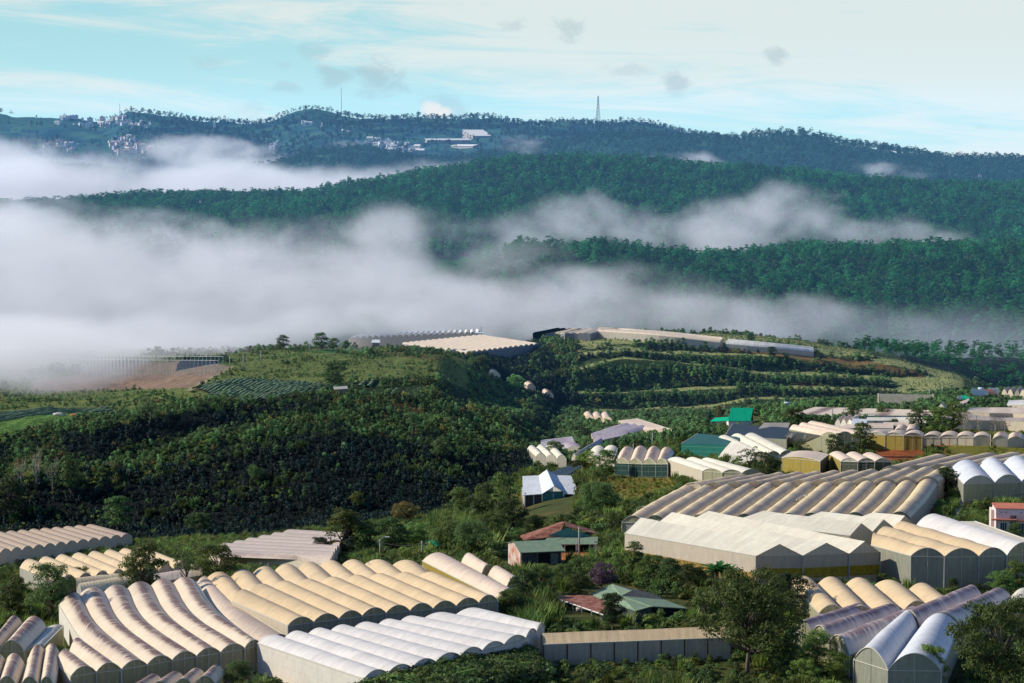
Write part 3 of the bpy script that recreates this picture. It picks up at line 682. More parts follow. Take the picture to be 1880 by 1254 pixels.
def greenhouse(label, lines, h=2.8, rise=1.1, prof='arch', roof='tan', wall='olive', side=None, end=None, n=None, post=True, detail=True, step=(), group=None, back=True, wob=.02, ah=None, pre=None):
    """lines: rows of eave points in the photo, front to back; a vault runs from the first line to the last between each two neighbours.
    step: indices of lines where the run behind starts lower than the run in front ends"""
    P = pre or [gline(l, h if not ah else ah[i], n) for i, l in enumerate(lines)]
    nb = len(P[0]) - 1; nl = len(P); side = side or wall; end = end or wall
    org = (P[0][0] + P[0][-1] + P[-1][0] + P[-1][-1]) / 4; org = Vector((org.x, org.y, H(org.x, org.y)))
    root = empty('greenhouse', org, label=label, cat='greenhouse', group=group)
    FOOT.append([(p.x, p.y) for p in P[0]] + [(l[-1].x, l[-1].y) for l in P[1:-1]] + [(p.x, p.y) for p in P[-1][::-1]] + [(l[0].x, l[0].y) for l in P[1:-1][::-1]])
    K = 12 if detail else 6
    def arch(a): 
        if prof == 'arch': return (4 * a * (1 - a)) ** .95
        if prof == 'gable': return 1 - abs(2 * a - 1)
        if prof == 'mono': return a
        return 0
    prm = [k / K for k in range(K + 1)]
    if prof == 'gable': prm = [0, .25, .4975, .5025, .75, 1]
    if prof == 'mono' or prof == 'flat': prm = [0, .5, 1]
    # paths along the vaults, resampled
    segs = []
    for i in range(nl - 1):
        L = (P[i + 1][nb // 2] - P[i][nb // 2]).length; m = max(1, int(L / (1.6 if detail else 6)))
        segs.append(m)
    def pathpts(j, i0, i1):
        out = []; 
        for i in range(i0, i1):
            p0, p1 = P[i][j], P[i + 1][j]; pm = P[i - 1][j] if i > i0 else p0 * 2 - p1; pn = P[i + 2][j] if i + 2 <= i1 else p1 * 2 - p0
            for q in range(segs[i]):
                t_ = q / segs[i]
                out.append(0.5 * ((2 * p0) + (p1 - pm) * t_ + (2 * pm - 5 * p0 + 4 * p1 - pn) * t_ ** 2 + (3 * p0 - pm - 3 * p1 + pn) * t_ ** 3))
        out.append(P[i1][j].copy()); return out
    runs = []; a = 0
    for s_ in list(step) + [nl - 1]: runs.append((a, s_)); a = s_
    for ri, (i0, i1) in enumerate(runs):
        paths = [pathpts(j, i0, i1) for j in range(nb + 1)]
        low = Vector((0, 0, -.75 * ri)) if step else Vector()
        for j in range(nb):
            A, B = paths[j], paths[j + 1]; V = []; UV = []; dist = 0.0; ph = random.uniform(0, 9)
            for q in range(len(A)):
                if q: dist += ((A[q] + B[q]) / 2 - (A[q - 1] + B[q - 1]) / 2).length
                rr = rise * (1 + wob * math.sin(dist * .55 + ph) + wob * .6 * math.sin(dist * 1.9 + ph * 2))
                for a_ in prm:
                    V.append(A[q].lerp(B[q], a_) + Vector((0, 0, arch(a_) * rr)) + low * (q / max(1, len(A) - 1) * 0 + 1) - org); UV.append((a_, dist + ph))
            k = len(prm); idx = np.arange(len(A) * k).reshape(len(A), k)
            f = np.stack([idx[:-1, :-1], idx[:-1, 1:], idx[1:, 1:], idx[1:, :-1]], -1).reshape(-1, 4)
            obj('roof_vault' if prof == 'arch' else 'roof_panel', mesh_np('roof', V, f, [S[roof]], prof == 'arch', UV), root)
        # end panels in the arches, and the wall below
        for li, fr in ((i0, True), (i1, False)):
            if not fr and ri == len(runs) - 1 and not back: continue
            if not fr and ri < len(runs) - 1: continue
            for j in range(nb):
                p, q = P[li][j] + low, P[li][j + 1] + low
                if prof != 'flat':
                    b = MB(); c0 = [p.lerp(q, a_) for a_ in prm]
                    inn = (P[min(li + 1, nl - 1)][j] - P[li][j]) if fr else (P[max(li - 1, 0)][j] - P[li][j]); inn = inn.normalized() * .12
                    for a0, a1 in zip(range(len(prm) - 1), range(1, len(prm))):
                        t0 = c0[a0] + Vector((0, 0, arch(prm[a0]) * rise * .99)); t1 = c0[a1] + Vector((0, 0, arch(prm[a1]) * rise * .99))
                        b.quad(c0[a0] + inn - org, c0[a1] + inn - org, t1 + inn - org, t0 + inn - org)
                        w_ = (q - p).length; b.uv += [(w_ * prm[a0], 0), (w_ * prm[a1], 0), (w_ * prm[a1], -1), (w_ * prm[a0], -1)]
                    b.build('end_panel', W[end], root)
                if fr and ri > 0: continue
                if not (post or fr): continue
                b = MB(); g0 = H(p.x, p.y) - .4; g1 = H(q.x, q.y) - .4; w_ = (q - p).length; mI = (P[min(1, nl - 1)][j] - P[0][j]).normalized() * .1 if fr else Vector()
                b.quad(Vector((p.x, p.y, g0)) + mI - org, Vector((q.x, q.y, g1)) + mI - org, q + mI - org, p + mI - org)
                b.uv += [(0, p.z - g0), (w_, q.z - g1), (w_, 0), (0, 0)]
                b.build('end_wall', W[wall], root)
            if detail and fr and prof == 'arch':
                b = MB()
                for j in range(nb):
                    p, q = P[li][j] + low, P[li][j + 1] + low
                    b.tube([p.lerp(q, a_) + Vector((0, 0, arch(a_) * rise * 1.0 + .03)) - org for a_ in prm], .055, 4)
                    b.tube([p + Vector((0, -.02, 0)) - org, q + Vector((0, -.02, 0)) - org], .05, 4); mI = p.lerp(q, .5) + Vector((0, -.03, 0)); b.tube([Vector((mI.x, mI.y, H(mI.x, mI.y) - .3)) - org, mI + Vector((0, 0, rise * .98)) - org], .035, 4)
                b.build('hoop', m_rim, root)
        for j in (0, nb):
            pts = paths[j]; b = MB(); dist = 0
            for p, q in zip(pts[:-1], pts[1:]):
                p = p + low; q = q + low; g0, g1 = H(p.x, p.y) - .4, H(q.x, q.y) - .4; L = (q - p).length
                b.quad(Vector((p.x, p.y, g0)) - org, Vector((q.x, q.y, g1)) - org, q - org, p - org)
                b.uv += [(dist, p.z - g0), (dist + L, q.z - g1), (dist + L, 0), (dist, 0)]; dist += L
            b.build('side_wall', W[side], root)
            if detail:
                b = MB(); b.tube([p + low + Vector((0, 0, .03)) - org for p in pts], .07, 4); b.build('eave_pipe', m_rim, root)
    if post and detail:
        for j in range(nb + 1):
            p = P[0][j]; b = MB(); g0 = H(p.x, p.y) - .4
            b.tube([Vector((p.x, p.y - .05, g0)) - org, Vector((p.x, p.y - .05, p.z)) - org], .075, 6); b.build('post', m_pole, root)
    return root
GH = greenhouse
# --- left foreground
P0 = [(223.5,1229),(270,1221),(316,1213),(361,1205.5),(405,1198.6),(449.5,1191),(480,1184)]
P1 = [(151,1176),(178.4,1147.5),(224,1146),(265.5,1138),(311,1132),(355.4,1129.5),(398.3,1124)]
P2 = [(108,1112),(146.6,1091),(190.8,1087),(233.7,1081),(276.6,1075.5),(318,1071),(359.6,1068.6)]
GH('beige stained multi-vault greenhouse with curving roofs, widest one at the lower left', [P0,P1,P2], rise=.76, roof='beige', wall='olive', side='white')
GH('two short beige vaults joined to the near left corner of the stained greenhouse', [[(130,1243),(177,1235),(222.5,1230)],[(102,1219),(127,1197),(150,1177)]], rise=.9, roof='beige', wall='olive', side='white')
GH('wide low pinkish plastic roof in the gap left of the big tan greenhouse', [[(484,1188),(521,1166)],[(400,1126),(427,1106)],[(361,1070),(384,1060)]], rise=.5, roof='pink', wall='grey', h=1.8, post=False)
GH('big tan greenhouse of nine vaults with a step halfway, in the middle foreground', [
   [(529,1149),(576,1143),(622,1137),(665,1131.4),(709,1126),(752.6,1122),(795,1118.4),(837.5,1113.7),(879,1107.5),(913.6,1103)],
   [(426,1104),(457,1087),(500,1080),(543,1076),(587,1072),(633,1068.6),(676,1065),(718.6,1062.5),(767,1061),(815,1062)],
   [(379,1052),(423,1049),(464,1043),(504,1038),(546,1034),(587,1030),(627,1028),(669,1027),(720,1028),(773,1029)]], rise=.82, roof='tan', wall='teal', side='cream', end='olive', step=(1,))
GH('single pinkish plastic vault along the right side of the big tan greenhouse', [[(916,1101),(946,1088)],[(775,1030),(824,1022)]], rise=.9, roof='pink', wall='mustard', h=2.4)
GH('small rusty brown vault beside the corrugated shack', [[(884,1056),(905,1050)],[(846,1034),(872,1027)]], rise=1.2, roof='pink', wall='olive', h=2)
GH('low rusty vault in front of the corrugated shack', [[(930,1079),(956,1070)],[(896,1056),(924,1050)]], rise=1.1, roof='pink', wall='olive', h=2)
GH('bright white greenhouse of nine smooth vaults behind the near hedge', [
   [(668,1247),(712,1237),(756,1227),(800,1216),(845,1205),(885,1195),(925,1184),(965,1172),(985,1160),(1000,1150)],
   [(472,1181),(522,1171.5),(564,1165.5),(605,1160),(648,1154),(692,1149),(732,1143),(774,1138),(835,1130),(892,1122)]], rise=.66, roof='white', wall='white', h=3.2, post=False)
g5 = GH('long single-vault greenhouse with eight grey wall panels, standing alone near the big tree', [[(1342,1171),(1340,1157)],[(998,1184),(992,1170)]], rise=.9, prof='gable', roof='tan', wall='cream', side='grey', h=2.4)
_a, _b = on(998,1184,2.4), on(1342,1171,2.4)
for i in range(9):
    p = _a.lerp(_b, i / 8); b = MB(); o_ = g5.location; z0 = H(p.x, p.y) - .4; b.box((p.x - .06 - o_.x, p.y - .12 - o_.y, z0 - o_.z), (p.x + .06 - o_.x, p.y - .03 - o_.y, p.z - o_.z)); b.build('post', m_dark, g5)
# near left edge
GH('stained beige pair of vaults at the left edge below the dark tree', [[(-30,1203),(0,1195),(44,1196)],[(10,1150),(42,1147),(86,1152)]], rise=1.2, roof='beige', wall='olive')
GH('low cream roof running from the stained pair up to the big beige greenhouse', [[(47,1197),(80,1186)],[(80,1158),(117,1149)]], rise=.4, roof='cream', wall='olive', h=2.4)
GH('brown striped vault at the bottom left corner', [[(38,1262),(72,1262),(100,1262)],[(52,1208),(82,1195),(112,1205)]], rise=1.1, roof='beige', wall='olive', h=2.6)
GH('brown striped vault cut by the left corner of the photo', [[(-40,1262),(-5,1262),(30,1260)],[(-20,1224),(10,1214),(46,1221)]], rise=1.1, roof='beige', wall='olive', h=2.6)
GH('low beige vaults peeping out below the beige stained greenhouse', [[(225,1278),(270,1272),(315,1266),(355,1262),(395,1256)],[(260,1257),(300,1252),(340,1246),(378,1240),(412,1234)]], rise=1.0, roof='beige', wall='olive', h=2.0)
# belt behind
GH('yellowish eight-vault greenhouse behind the dark tree at left', [
   [(110,1072),(142,1068),(172,1064),(203,1061),(233,1058),(262,1054),(290,1051),(318,1047),(345,1043)],
   [(36,1042),(68,1036),(98,1032),(128,1028),(158,1025),(187,1022),(215,1019),(243,1017),(270,1014)]], rise=1.1, roof='tan', wall='grey', detail=False)
GH('greyish striped vaults lying lengthwise behind the beige greenhouse', [[(150,1090),(141,1080),(136,1070),(133,1062)],[(250,1072),(246,1064),(240,1058),(232,1052)]], rise=1.0, roof='tanpurple', wall='grey', detail=False, h=2.4)
GH('pale lengthwise vaults left of the thin dark trees', [[(282,1070),(282,1062),(282,1054)],[(372,1056),(368,1048),(362,1041)]], rise=.9, roof='pink', wall='grey', detail=False, h=2.2)
GH('long brown greenhouse at the foot of the dark slope with many small vaults', [[(-20,1018),(243,984)],[(-95,988),(176,966)]], n=13, rise=.65, roof='brown', wall='cream', side='grey', h=3.2, detail=False)
GH('low pinkish greenhouse of thin lengthwise roofs in front of the dark valley', [[(440,1018),(404,1022),(384,1012),(398,1006),(424,1001),(446,996),(470,991),(494,986),(516,981),(543,975)],[(605,1036),(608,1030),(611,1024),(614,1018),(618,1012),(622,1006),(626,1000),(632,994),(640,988),(648,982)]][::1], rise=.7, roof='dusty', wall='cream', detail=False, h=2.4)
# --- right foreground and slope
GH('large cream greenhouse with three tent gables and a yellow banded front', [[(1387.7,1021),(1474,1020),(1559,1016.5),(1616,1014)],[(1147,979),(1205,962),(1262,958),(1340,957)]], prof='gable', rise=1.6, roof='cream', wall='banded', side='orange', end='cream', h=4.2)
GH('cream tent roofs between the gabled greenhouse and the tan vaults', [[(1560,984),(1602,976),(1642,969),(1680,963)],[(1345,957),(1460,957),(1556,958),(1653,960)]], prof='gable', rise=1.6, roof='cream', wall='cream', h=4.0, post=False)
GH('tall tan vaults with grey netting beside the tent-gabled greenhouse', [[(1672.5,1021),(1734,1023),(1797,1022),(1848,1020)],[(1599,1001),(1606,985),(1636,975),(1672,967)]], rise=1.15, roof='tan', wall='teal', side='teal', h=4.4, wob=.06)
GH('white vault on the right of the tall tan vaults', [[(1849,1020),(1905,1015)],[(1680,967),(1738,957)]], rise=1.6, roof='white', wall='olive', h=4.2)
GH('flat cream roof running up to the pink house', [[(1860,996),(1895,994)],[(1735,957),(1790,957)]], prof='flat', rise=0, roof='cream', wall='cream', h=3.6, post=False)
GH('five tan vaults below the yellow banded wall', [[(1504,1126),(1554,1129),(1606,1129),(1659,1123),(1706,1117),(1747,1107)],[(1450,1072),(1500,1074),(1551,1075),(1603,1076),(1667,1084),(1720,1088)]], rise=1.1, roof='tan', wall='olive', h=2.8)
GH('bluish white pair of vaults with green netting at the lower right', [[(1567.5,1211),(1630,1231),(1728,1232)],[(1610,1172),(1662,1188),(1745,1190)],[(1648,1144),(1686,1156),(1762,1153)]], rise=1.8, roof='bluewhite', wall='teal', side='teal', h=3.2)
GH('long purple stained vaults climbing behind the bluish white pair', [[(1650,1142),(1690,1154),(1764,1150)],[(1764,1094),(1806,1103),(1862,1106)]], rise=1.7, roof='purple', wall='olive', h=3.3)
GH('three crumpled purple vaults between the bushes and the tan vaults', [[(1459,1160),(1490,1166),(1523,1180),(1560,1204)],[(1545,1130),(1610,1130),(1660,1130),(1700,1142)]], rise=1.5, roof='purple', wall='olive', h=2.4)
GH('cream roof with orange wall cut by the right edge', [[(1828,1132),(1905,1122)],[(1850,1106),(1905,1098)]], rise=1.6, roof='cream', wall='mustard', h=2.8)
GH('sprawling stained tan greenhouse with thirteen arched ends on the right slope', [[(1142,959),(1671,951)],[(1190,930),(1700,920)],[(1245,901),(1722,888)]], n=13, rise=1.05, roof='tanpurple', wall='grey', end='olive', h=2.6, ah=[2.6,3.0,2.9], wob=.05)
GH('upper terrace of stained tan vaults behind the sprawling greenhouse', [[(1250,897),(1722,884)],[(1345,880),(1752,864)]], n=12, rise=1.0, roof='tanpurple', wall='grey', end='cream', h=3.4, wob=.05)
GH('row of tan vaults running uphill behind the white arched greenhouse', [[(1615,866),(1658,865),(1702,863),(1744,861),(1786,860),(1828,859)],[(1700,843),(1745,842),(1790,841),(1838,839),(1884,838),(1930,837)]], rise=1.05, roof='tanpurple', wall='olive', end='cream', h=3.0)
GH('tall white arched greenhouse with dark netting above the pink house', [[(1769,889.5),(1826,887.5),(1874.5,886),(1922,884)],[(1744.5,862),(1797,855),(1841,852),(1890,849)]], rise=1.5, roof='bluewhite', wall='olive', side='teal', end='cream', h=3.4)
GH('mustard walled greenhouse with a dark corner below the tarp', [[(1435,840),(1506,847)],[(1454,829),(1522,834)]], rise=.45, roof='pink', wall='mustard', side='dark', h=4.0)
GH('grey vaults with dark netting joined to the mustard walled one', [[(1544,847),(1575,848),(1606,848),(1637,848)],[(1522,834),(1552,835),(1582,836),(1612,837)]], rise=.75, roof='pink', wall='dark', side='mustard', end='grey', h=3.6)
GH('torn mustard greenhouse on the red soil terrace', [[(1591,799),(1625,799),(1659,800),(1693,800)],[(1600,794),(1632,794),(1664,794),(1696,795)]], rise=.7, roof='pink', wall='mustard', end='grey', h=3.4)
GH('small beige greenhouse of four tents right of the torn mustard one', [[(1694,803),(1725,803),(1756,803),(1787,804),(1819,804)],[(1700,797),(1730,796),(1760,796),(1790,797),(1818,798)]], rise=.7, roof='pink', wall='cream', end='grey', h=1.9)
GH('beige greenhouse with three dark arched ends behind the white tarp', [[(1508,800),(1537,800),(1565,799),(1588,797)],[(1449,788),(1465,784),(1480,780),(1500,778)]], rise=.9, roof='pink', wall='olive', h=4.0)
GH('cream vaults between the green netting and the tarp', [[(1385,836),(1408,836),(1432,835),(1456,833)],[(1316,806),(1340,803),(1366,801),(1392,800)]], rise=.85, roof='cream', wall='cream', end='olive', h=2.6)
GH('cream greenhouse with a tall sunlit end wall below the green netting', [[(1290,865),(1326,868),(1362,869),(1394,866)],[(1225,844),(1258,844),(1286,845),(1312,846)]], rise=.65, roof='cream', wall='olive', side='cream', h=3.6)
GH('four short vaults over dark green netting beside the yellow grass', [[(1129,850),(1154.5,851),(1179,852),(1204,852),(1226,852)],[(1140,828),(1164,826.5),(1189,827),(1213,828),(1238,831)]], rise=1.2, roof='beige', wall='greendark', end='olive', h=3.0)
GH('three cream vaults left of the dark green netting', [[(1078,840),(1100,843),(1128,842)],[(1086,825),(1110,823),(1134,823)]], rise=.9, roof='cream', wall='cream', h=3.0)
GH('long narrow lavender vault along the valley path', [[(1049,842),(1058,842)],[(1098,812),(1108,812)]], rise=1.2, roof='lavender', wall='cream', h=2.2)
GH('cream stepped vaults beside the small valley trees', [[(984,838),(1002,841),(1022,843),(1040,842)],[(968,824),(984,823),(1001,822),(1020,821)]], rise=1.1, roof='cream', wall='greyd' if False else 'grey', h=2.4, detail=False)
GH('pale lavender flat greenhouse on the valley floor', [[(995,822),(1056,816)],[(992,808),(1050,804)]], prof='mono', rise=.5, roof='lavender', wall='grey', h=2.0, post=False, detail=False)
GH('small greyish vault beside the lavender flat roof', [[(1038,826),(1072,824)],[(1026,819),(1062,816)]], rise=1.0, roof='lavender', wall='grey', h=2.0, detail=False)
GH('long lavender striped greenhouse curving up the valley', [[(1091,811),(1089,807),(1087,803),(1085,799)],[(1140,800),(1130,796),(1122,792),(1114,789)],[(1188,787),(1172,784),(1158,782),(1143,780)]], rise=.9, roof='lavender', wall='cream', h=2.4, detail=False)
GH('low tan greenhouse at the head of the valley road', [[(1188,789),(1233,789)],[(1135,772),(1170,769)]], prof='mono', rise=.2, roof='pink', wall='cream', h=2.8, post=False, detail=False)
GH('four small arched roofs below the lowest terrace', [[(1075,766),(1090,768),(1106,770),(1124,771)],[(1071,760),(1087,761),(1103,761),(1118,761)]], rise=1.1, roof='pink', wall='cream', h=2.2, detail=False)
for a, b, lb in (((903,686),(917,684),'tiny arched roof half hidden in the gorge, highest of three'),((968,708),(986,706),'middle one of three arched roofs down the gorge'),((1000,722),(1014,723),'lowest of three arched roofs down the gorge')):
    GH(lb, [[a, (a[0]+16, a[1]+3)],[(a[0]-6,a[1]-4),(a[0]+10,a[1]-3)]], rise=1.1, roof='beige', wall='cream', h=1.4, detail=False, group='arched roofs in the gorge')
GH('long black shade-net roof in a white frame, nearer of two in the valley', [[(969,880),(1002,886)],[(1040,857),(1056,862)]], prof='gable', rise=.8, roof='blacknet', wall='white', h=2.6, detail=False)
GH('second black shade-net roof, behind the first in the valley', [[(1004,885),(1035,880)],[(1050,858),(1070,856)]], prof='mono', rise=.3, roof='blacknet', wall='white', h=2.6, detail=False)
GH('dark green shade-net house with bright green front', [[(1250,815),(1333,818)],[(1281,796),(1362,803)]], prof='mono', rise=.1, roof='greennet', wall='green', h=3.0, post=False)
GH('silvery tarp house with dark green flat roof below the green gable', [[(1331,800),(1444,806)],[(1345,778),(1460,786)]], prof='flat', rise=0, roof='blacknet', wall='teal', h=2.6, post=False)
# --- upper right
GH('very low wide beige roof on the upper right terrace', [[(1444,763),(1720,763)],[(1496,747),(1712,753)]], prof='flat', rise=0, roof='beige', wall='white', h=2.0, n=4, post=False, detail=False)
GH('low beige roof left of the small white arches', [[(1536,786),(1640,786)],[(1560,776),(1640,777)]], prof='flat', rise=0, roof='pink', wall='white', h=2.0, post=False, detail=False)
GH('four little white arches under the beige terrace roof', [[(1532,777),(1543,778),(1554,779),(1566,780)],[(1545,770),(1556,770),(1567,770),(1578,771)]], rise=1.3, roof='pink', wall='white', h=1.8, detail=False)
GH('dusty beige roof in front of the upper right bushes', [[(1620,782),(1672,783)],[(1622,775),(1668,775)]], prof='flat', rise=0, roof='pink', wall='grey', h=1.8, post=False, detail=False)
GH('long beige roofs along the right edge below the white building', [[(1775,757),(1900,760)],[(1780,748),(1900,748)]], prof='flat', rise=0, roof='pink', wall='cream', h=3.0, n=3, post=False, detail=False)
GH('wide dusty roof between the tiled hall and the right edge', [[(1724,770),(1905,774)],[(1728,757),(1900,759)]], prof='flat', rise=0, roof='dusty', wall='cream', h=2.4, n=3, post=False, detail=False)
GH('pale flat roof squeezed behind the low beige roof', [[(1590,772),(1700,773)],[(1592,766),(1700,766)]], prof='flat', rise=0, roof='cream', wall='white', h=2.0, n=2, post=False, detail=False)
GH('small grey flat roof beside the steel water tank', [[(1392,788),(1446,787)],[(1402,776),(1450,776)]], prof='flat', rise=0, roof='greyroof', wall='grey', h=2.2, post=False, detail=False)
GH('beige arched row in front of the upper right trees', [[(1640,792),(1662,793),(1684,793)],[(1646,784),(1666,784),(1688,784)]], rise=.8, roof='pink', wall='grey', h=1.8, detail=False)
GH('low beige vaults right of the mustard terrace', [[(1822,806),(1850,807),(1880,808)],[(1826,798),(1852,798),(1880,799)]], rise=.8, roof='beige', wall='cream', h=1.8, detail=False)
GH('white roofed greenhouse at the right edge of the upper terrace', [[(1848,744),(1905,746)],[(1852,735),(1905,735)]], prof='mono', rise=.4, roof='farwhite', wall='cream', h=2.6, post=False, detail=False)
GH('pair of grey arches at the right edge beneath the mist', [[(1838,724),(1849,724),(1860,725),(1872,725),(1884,726)],[(1846,719),(1857,719),(1868,719),(1880,719),(1892,719)]], rise=1.7, roof='greyroof', wall='cream', h=2.4, detail=False)
GH('tilted beige roof left of the green lean-to at upper right', [[(1738,752),(1776,742)],[(1754,741),(1780,735)]], prof='mono', rise=.6, roof='pink', wall='grey', h=2.0, post=False, detail=False)
GH('small grey tent roof beside the long tiled roof', [[(1718,752),(1738,753)],[(1722,748),(1740,749)]], prof='gable', rise=1.8, roof='greyroof', wall='grey', h=1.6, post=False, detail=False)
# --- plateau
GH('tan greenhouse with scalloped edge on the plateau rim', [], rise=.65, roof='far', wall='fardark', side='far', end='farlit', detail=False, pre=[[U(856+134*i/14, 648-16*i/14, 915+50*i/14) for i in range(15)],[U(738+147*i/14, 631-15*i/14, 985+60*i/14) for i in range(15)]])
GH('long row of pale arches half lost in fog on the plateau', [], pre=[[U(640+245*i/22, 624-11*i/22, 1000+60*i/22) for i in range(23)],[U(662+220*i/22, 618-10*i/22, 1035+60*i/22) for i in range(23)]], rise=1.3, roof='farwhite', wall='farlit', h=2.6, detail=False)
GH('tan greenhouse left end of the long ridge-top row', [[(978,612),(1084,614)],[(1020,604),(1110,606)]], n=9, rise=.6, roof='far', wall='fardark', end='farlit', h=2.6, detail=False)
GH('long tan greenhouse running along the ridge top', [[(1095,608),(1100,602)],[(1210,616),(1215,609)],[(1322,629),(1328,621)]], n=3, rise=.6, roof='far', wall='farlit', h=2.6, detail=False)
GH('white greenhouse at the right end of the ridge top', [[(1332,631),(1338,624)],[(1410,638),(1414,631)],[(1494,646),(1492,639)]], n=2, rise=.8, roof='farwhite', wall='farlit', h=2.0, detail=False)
# ------------------------------------------------------------------ building materials
def plainmat(name, a, b=None, sc=1.5, rough=.8, corr=None, bstr=.4, tr=0.0, spec=.2):
    m, t = newmat(name); oc = t.new('ShaderNodeTexCoord').outputs['Object']; n = t.noise(oc, sc, 5, .65)
    c = t.mix(t.mrange(n, .38, .66), a, b or tuple(x * .7 for x in a)); bump = n
    if corr:
        wv = t.new('ShaderNodeTexWave'); wv.bands_direction = corr; t.set(wv.inputs['Vector'], oc); wv.inputs['Scale'].default_value = 1.6; bump = wv.outputs['Fac']
        c = t.mix(t.mrange(wv.outputs['Fac'], .0, .3, .3, 0), c, tuple(x * .45 for x in a))
    finish(t, c, rough, spec, bump=bump, bstr=bstr, bdist=.06, trans=tr); return m
M = {
 'greenroof': plainmat('green_tin', (.17,.27,.18), (.26,.31,.20), 1.2, corr='X'), 'teal': plainmat('teal_tin', (.07,.24,.22), (.10,.30,.26), 1.0, corr='X'),
 'rust': plainmat('rusty_tin', (.20,.055,.035), (.42,.22,.15), 1.1, corr='X'), 'rustwhite': plainmat('rust_streaked_white_tin', (.60,.54,.47), (.42,.12,.06), .8, corr='X'),
 'dark': plainmat('dark_boards', (.05,.055,.055), (.10,.10,.09)), 'black': plainmat('dark_interior', (.012,.014,.014)), 'pinkwall': plainmat('pale_pink_render', (.80,.66,.62), (.72,.56,.52)), 'coral': plainmat('coral_trim', (.60,.20,.12)),
 'whitepaint': plainmat('white_paint', (.80,.79,.76), (.66,.65,.62)), 'glass': plainmat('window_glass', (.06,.08,.09), rough=.2), 'emerald': plainmat('bright_green_tin', (.0,.55,.27), (.0,.46,.23), .4, corr='X', bstr=.2), 'whitetin': plainmat('white_tin', (.74,.78,.80), (.62,.64,.64), .6, corr='X'),
 'greytile': plainmat('grey_brown_tiles', (.42,.38,.27), (.32,.29,.21), .8, corr='X'), 'cream': plainmat('cream_edge', (.62,.52,.36)), 'wood': plainmat('weathered_wood', (.28,.23,.18), (.16,.13,.10)), 'concrete': plainmat('concrete', (.42,.40,.36)),
 'blue': plainmat('pale_blue_paint', (.25,.45,.52)), 'orange': plainmat('orange_sacks', (.55,.22,.08)), 'redroof': plainmat('red_roof', (.42,.15,.09)), 'wire': plainmat('cable_black', (.05,.05,.05)), 'tarp': plainmat('white_tarp', (.74,.70,.62), (.62,.56,.47), .5, tr=.2), 'steel': plainmat('tank_steel', (.62,.66,.70), rough=.35, spec=.5),
}
class Frame:
    """local axes at a ground point: x along the front, y into the depth, z up; yaw turns the front"""
    def __init__(s, px, py, yaw, D=None): s.o = on(px, py) if D is None else U(px, py, D); s.yaw = R(yaw); s.k = F / s.o.y
    def root(s, name, label, cat, group=None): s.r = empty(name, s.o, s.yaw, label=label, cat=cat, group=group); return s.r
    def box(s, name, lo, hi, mat, parent=None): b = MB(); b.box(lo, hi); return b.build(name, M[mat], parent or s.r)
    def slab(s, name, pts, th, mat, parent=None): b = MB(); b.slab([Vector(p) for p in pts], th); return b.build(name, M[mat], parent or s.r)
def foot(fr, x0, x1, y0, y1):
    c, s_ = math.cos(fr.yaw), math.sin(fr.yaw); FOOT.append([(fr.o.x + x * c - y * s_, fr.o.y + x * s_ + y * c) for x, y in ((x0, y0), (x1, y0), (x1, y1), (x0, y1))])
# corrugated shack: lit rust-streaked side, dark front, pale green roof
f = Frame(956, 1042, 14); f.root('shack', 'corrugated shack with rust-streaked white side and pale green roof', 'shack'); foot(f, 0, 6, 0, 8)
f.box('front_wall', (.02, 0, -.6), (5.85, .12, 2.1), 'dark'); f.box('back_wall', (.02, 7.0, -.6), (5.85, 7.1, 2.2), 'dark'); f.box('side_wall', (5.86, .1, -.6), (5.95, 7.0, 2.1), 'dark')
b = MB(); b.poly([Vector(q) for q in ((-.05,-.02,-.6),(-.05,-.02,2.15),(-.05,3.5,3.05),(-.05,7.1,2.3),(-.05,7.1,-.6))]); b.build('side_wall', M['rustwhite'], f.r)
f.slab('roof', [(-.25,-.5,2.2),(6.4,-.5,2.2),(6.2,3.5,3.15),(-.2,3.5,3.15)], .08, 'greenroof'); f.slab('roof', [(6.2,3.52,3.15),(-.2,3.52,3.15),(-.2,7.4,2.35),(6.2,7.4,2.35)], .08, 'greenroof'); f.box('panel', (2.6,-.06,-.2), (4.2,-.01,1.9), 'black'); f.box('panel', (4.4,-.05,0), (5.4,-.01,1.8), 'wood')
for x_ in (0.05, 2.3, 5.7): f.box('post', (x_, -.2, -.6), (x_ + .1, -.1, 2.3), 'wood')
# red roofed house
f = Frame(1000, 1017, 6); f.root('red_roofed_house', 'house with rusty red roof, teal gable and green porch roof', 'house'); foot(f, -3, 9, 0, 9)
f.slab('roof', [(-3.0,3.4,2.7),(2.6,4.2,3.3),(4.2,8.6,5.9),(3.4,9.0,5.7)], .1, 'rust'); f.slab('roof', [(-3.0,3.4,2.7),(3.4,9.0,5.7),(2.8,11.0,4.8),(-3.2,7.5,2.8)], .1, 'rust')
f.slab('roof', [(3.9,4.6,5.6),(9.3,5.4,3.3),(8.6,9.2,3.6),(4.2,8.8,5.9)], .1, 'rust')
b = MB(); b.poly([Vector((0.2,4.3,2.9)), Vector((8.2,4.3,3.1)), Vector((3.9,4.3,5.3))]); b.build('gable', M['teal'], f.r)
f.slab('porch_roof', [(-.6,-.3,2.45),(8.3,-.3,2.2),(9.0,4.25,3.0),(.9,4.25,3.05)], .09, 'greenroof'); f.box('wall', (0.6,4.4,-.5), (8.4,4.6,2.9), 'black'); f.box('wall', (-2.2,4.7,-.5), (-2.0,8.4,2.8), 'wood'); f.box('wall', (-2.0,8.3,-.5),(8.4,8.5,3.2),'wood')
for x_ in (-.4, 1.5, 3.1, 4.9, 7.1, 8.0): f.box('post', (x_, -.15, -.6), (x_ + .13, -.02, 2.25), 'whitepaint')
f.box('beam', (-.5,-.2,2.12), (8.3,-.05,2.22), 'whitepaint')
f.r.scale = (.95, .85, .62)
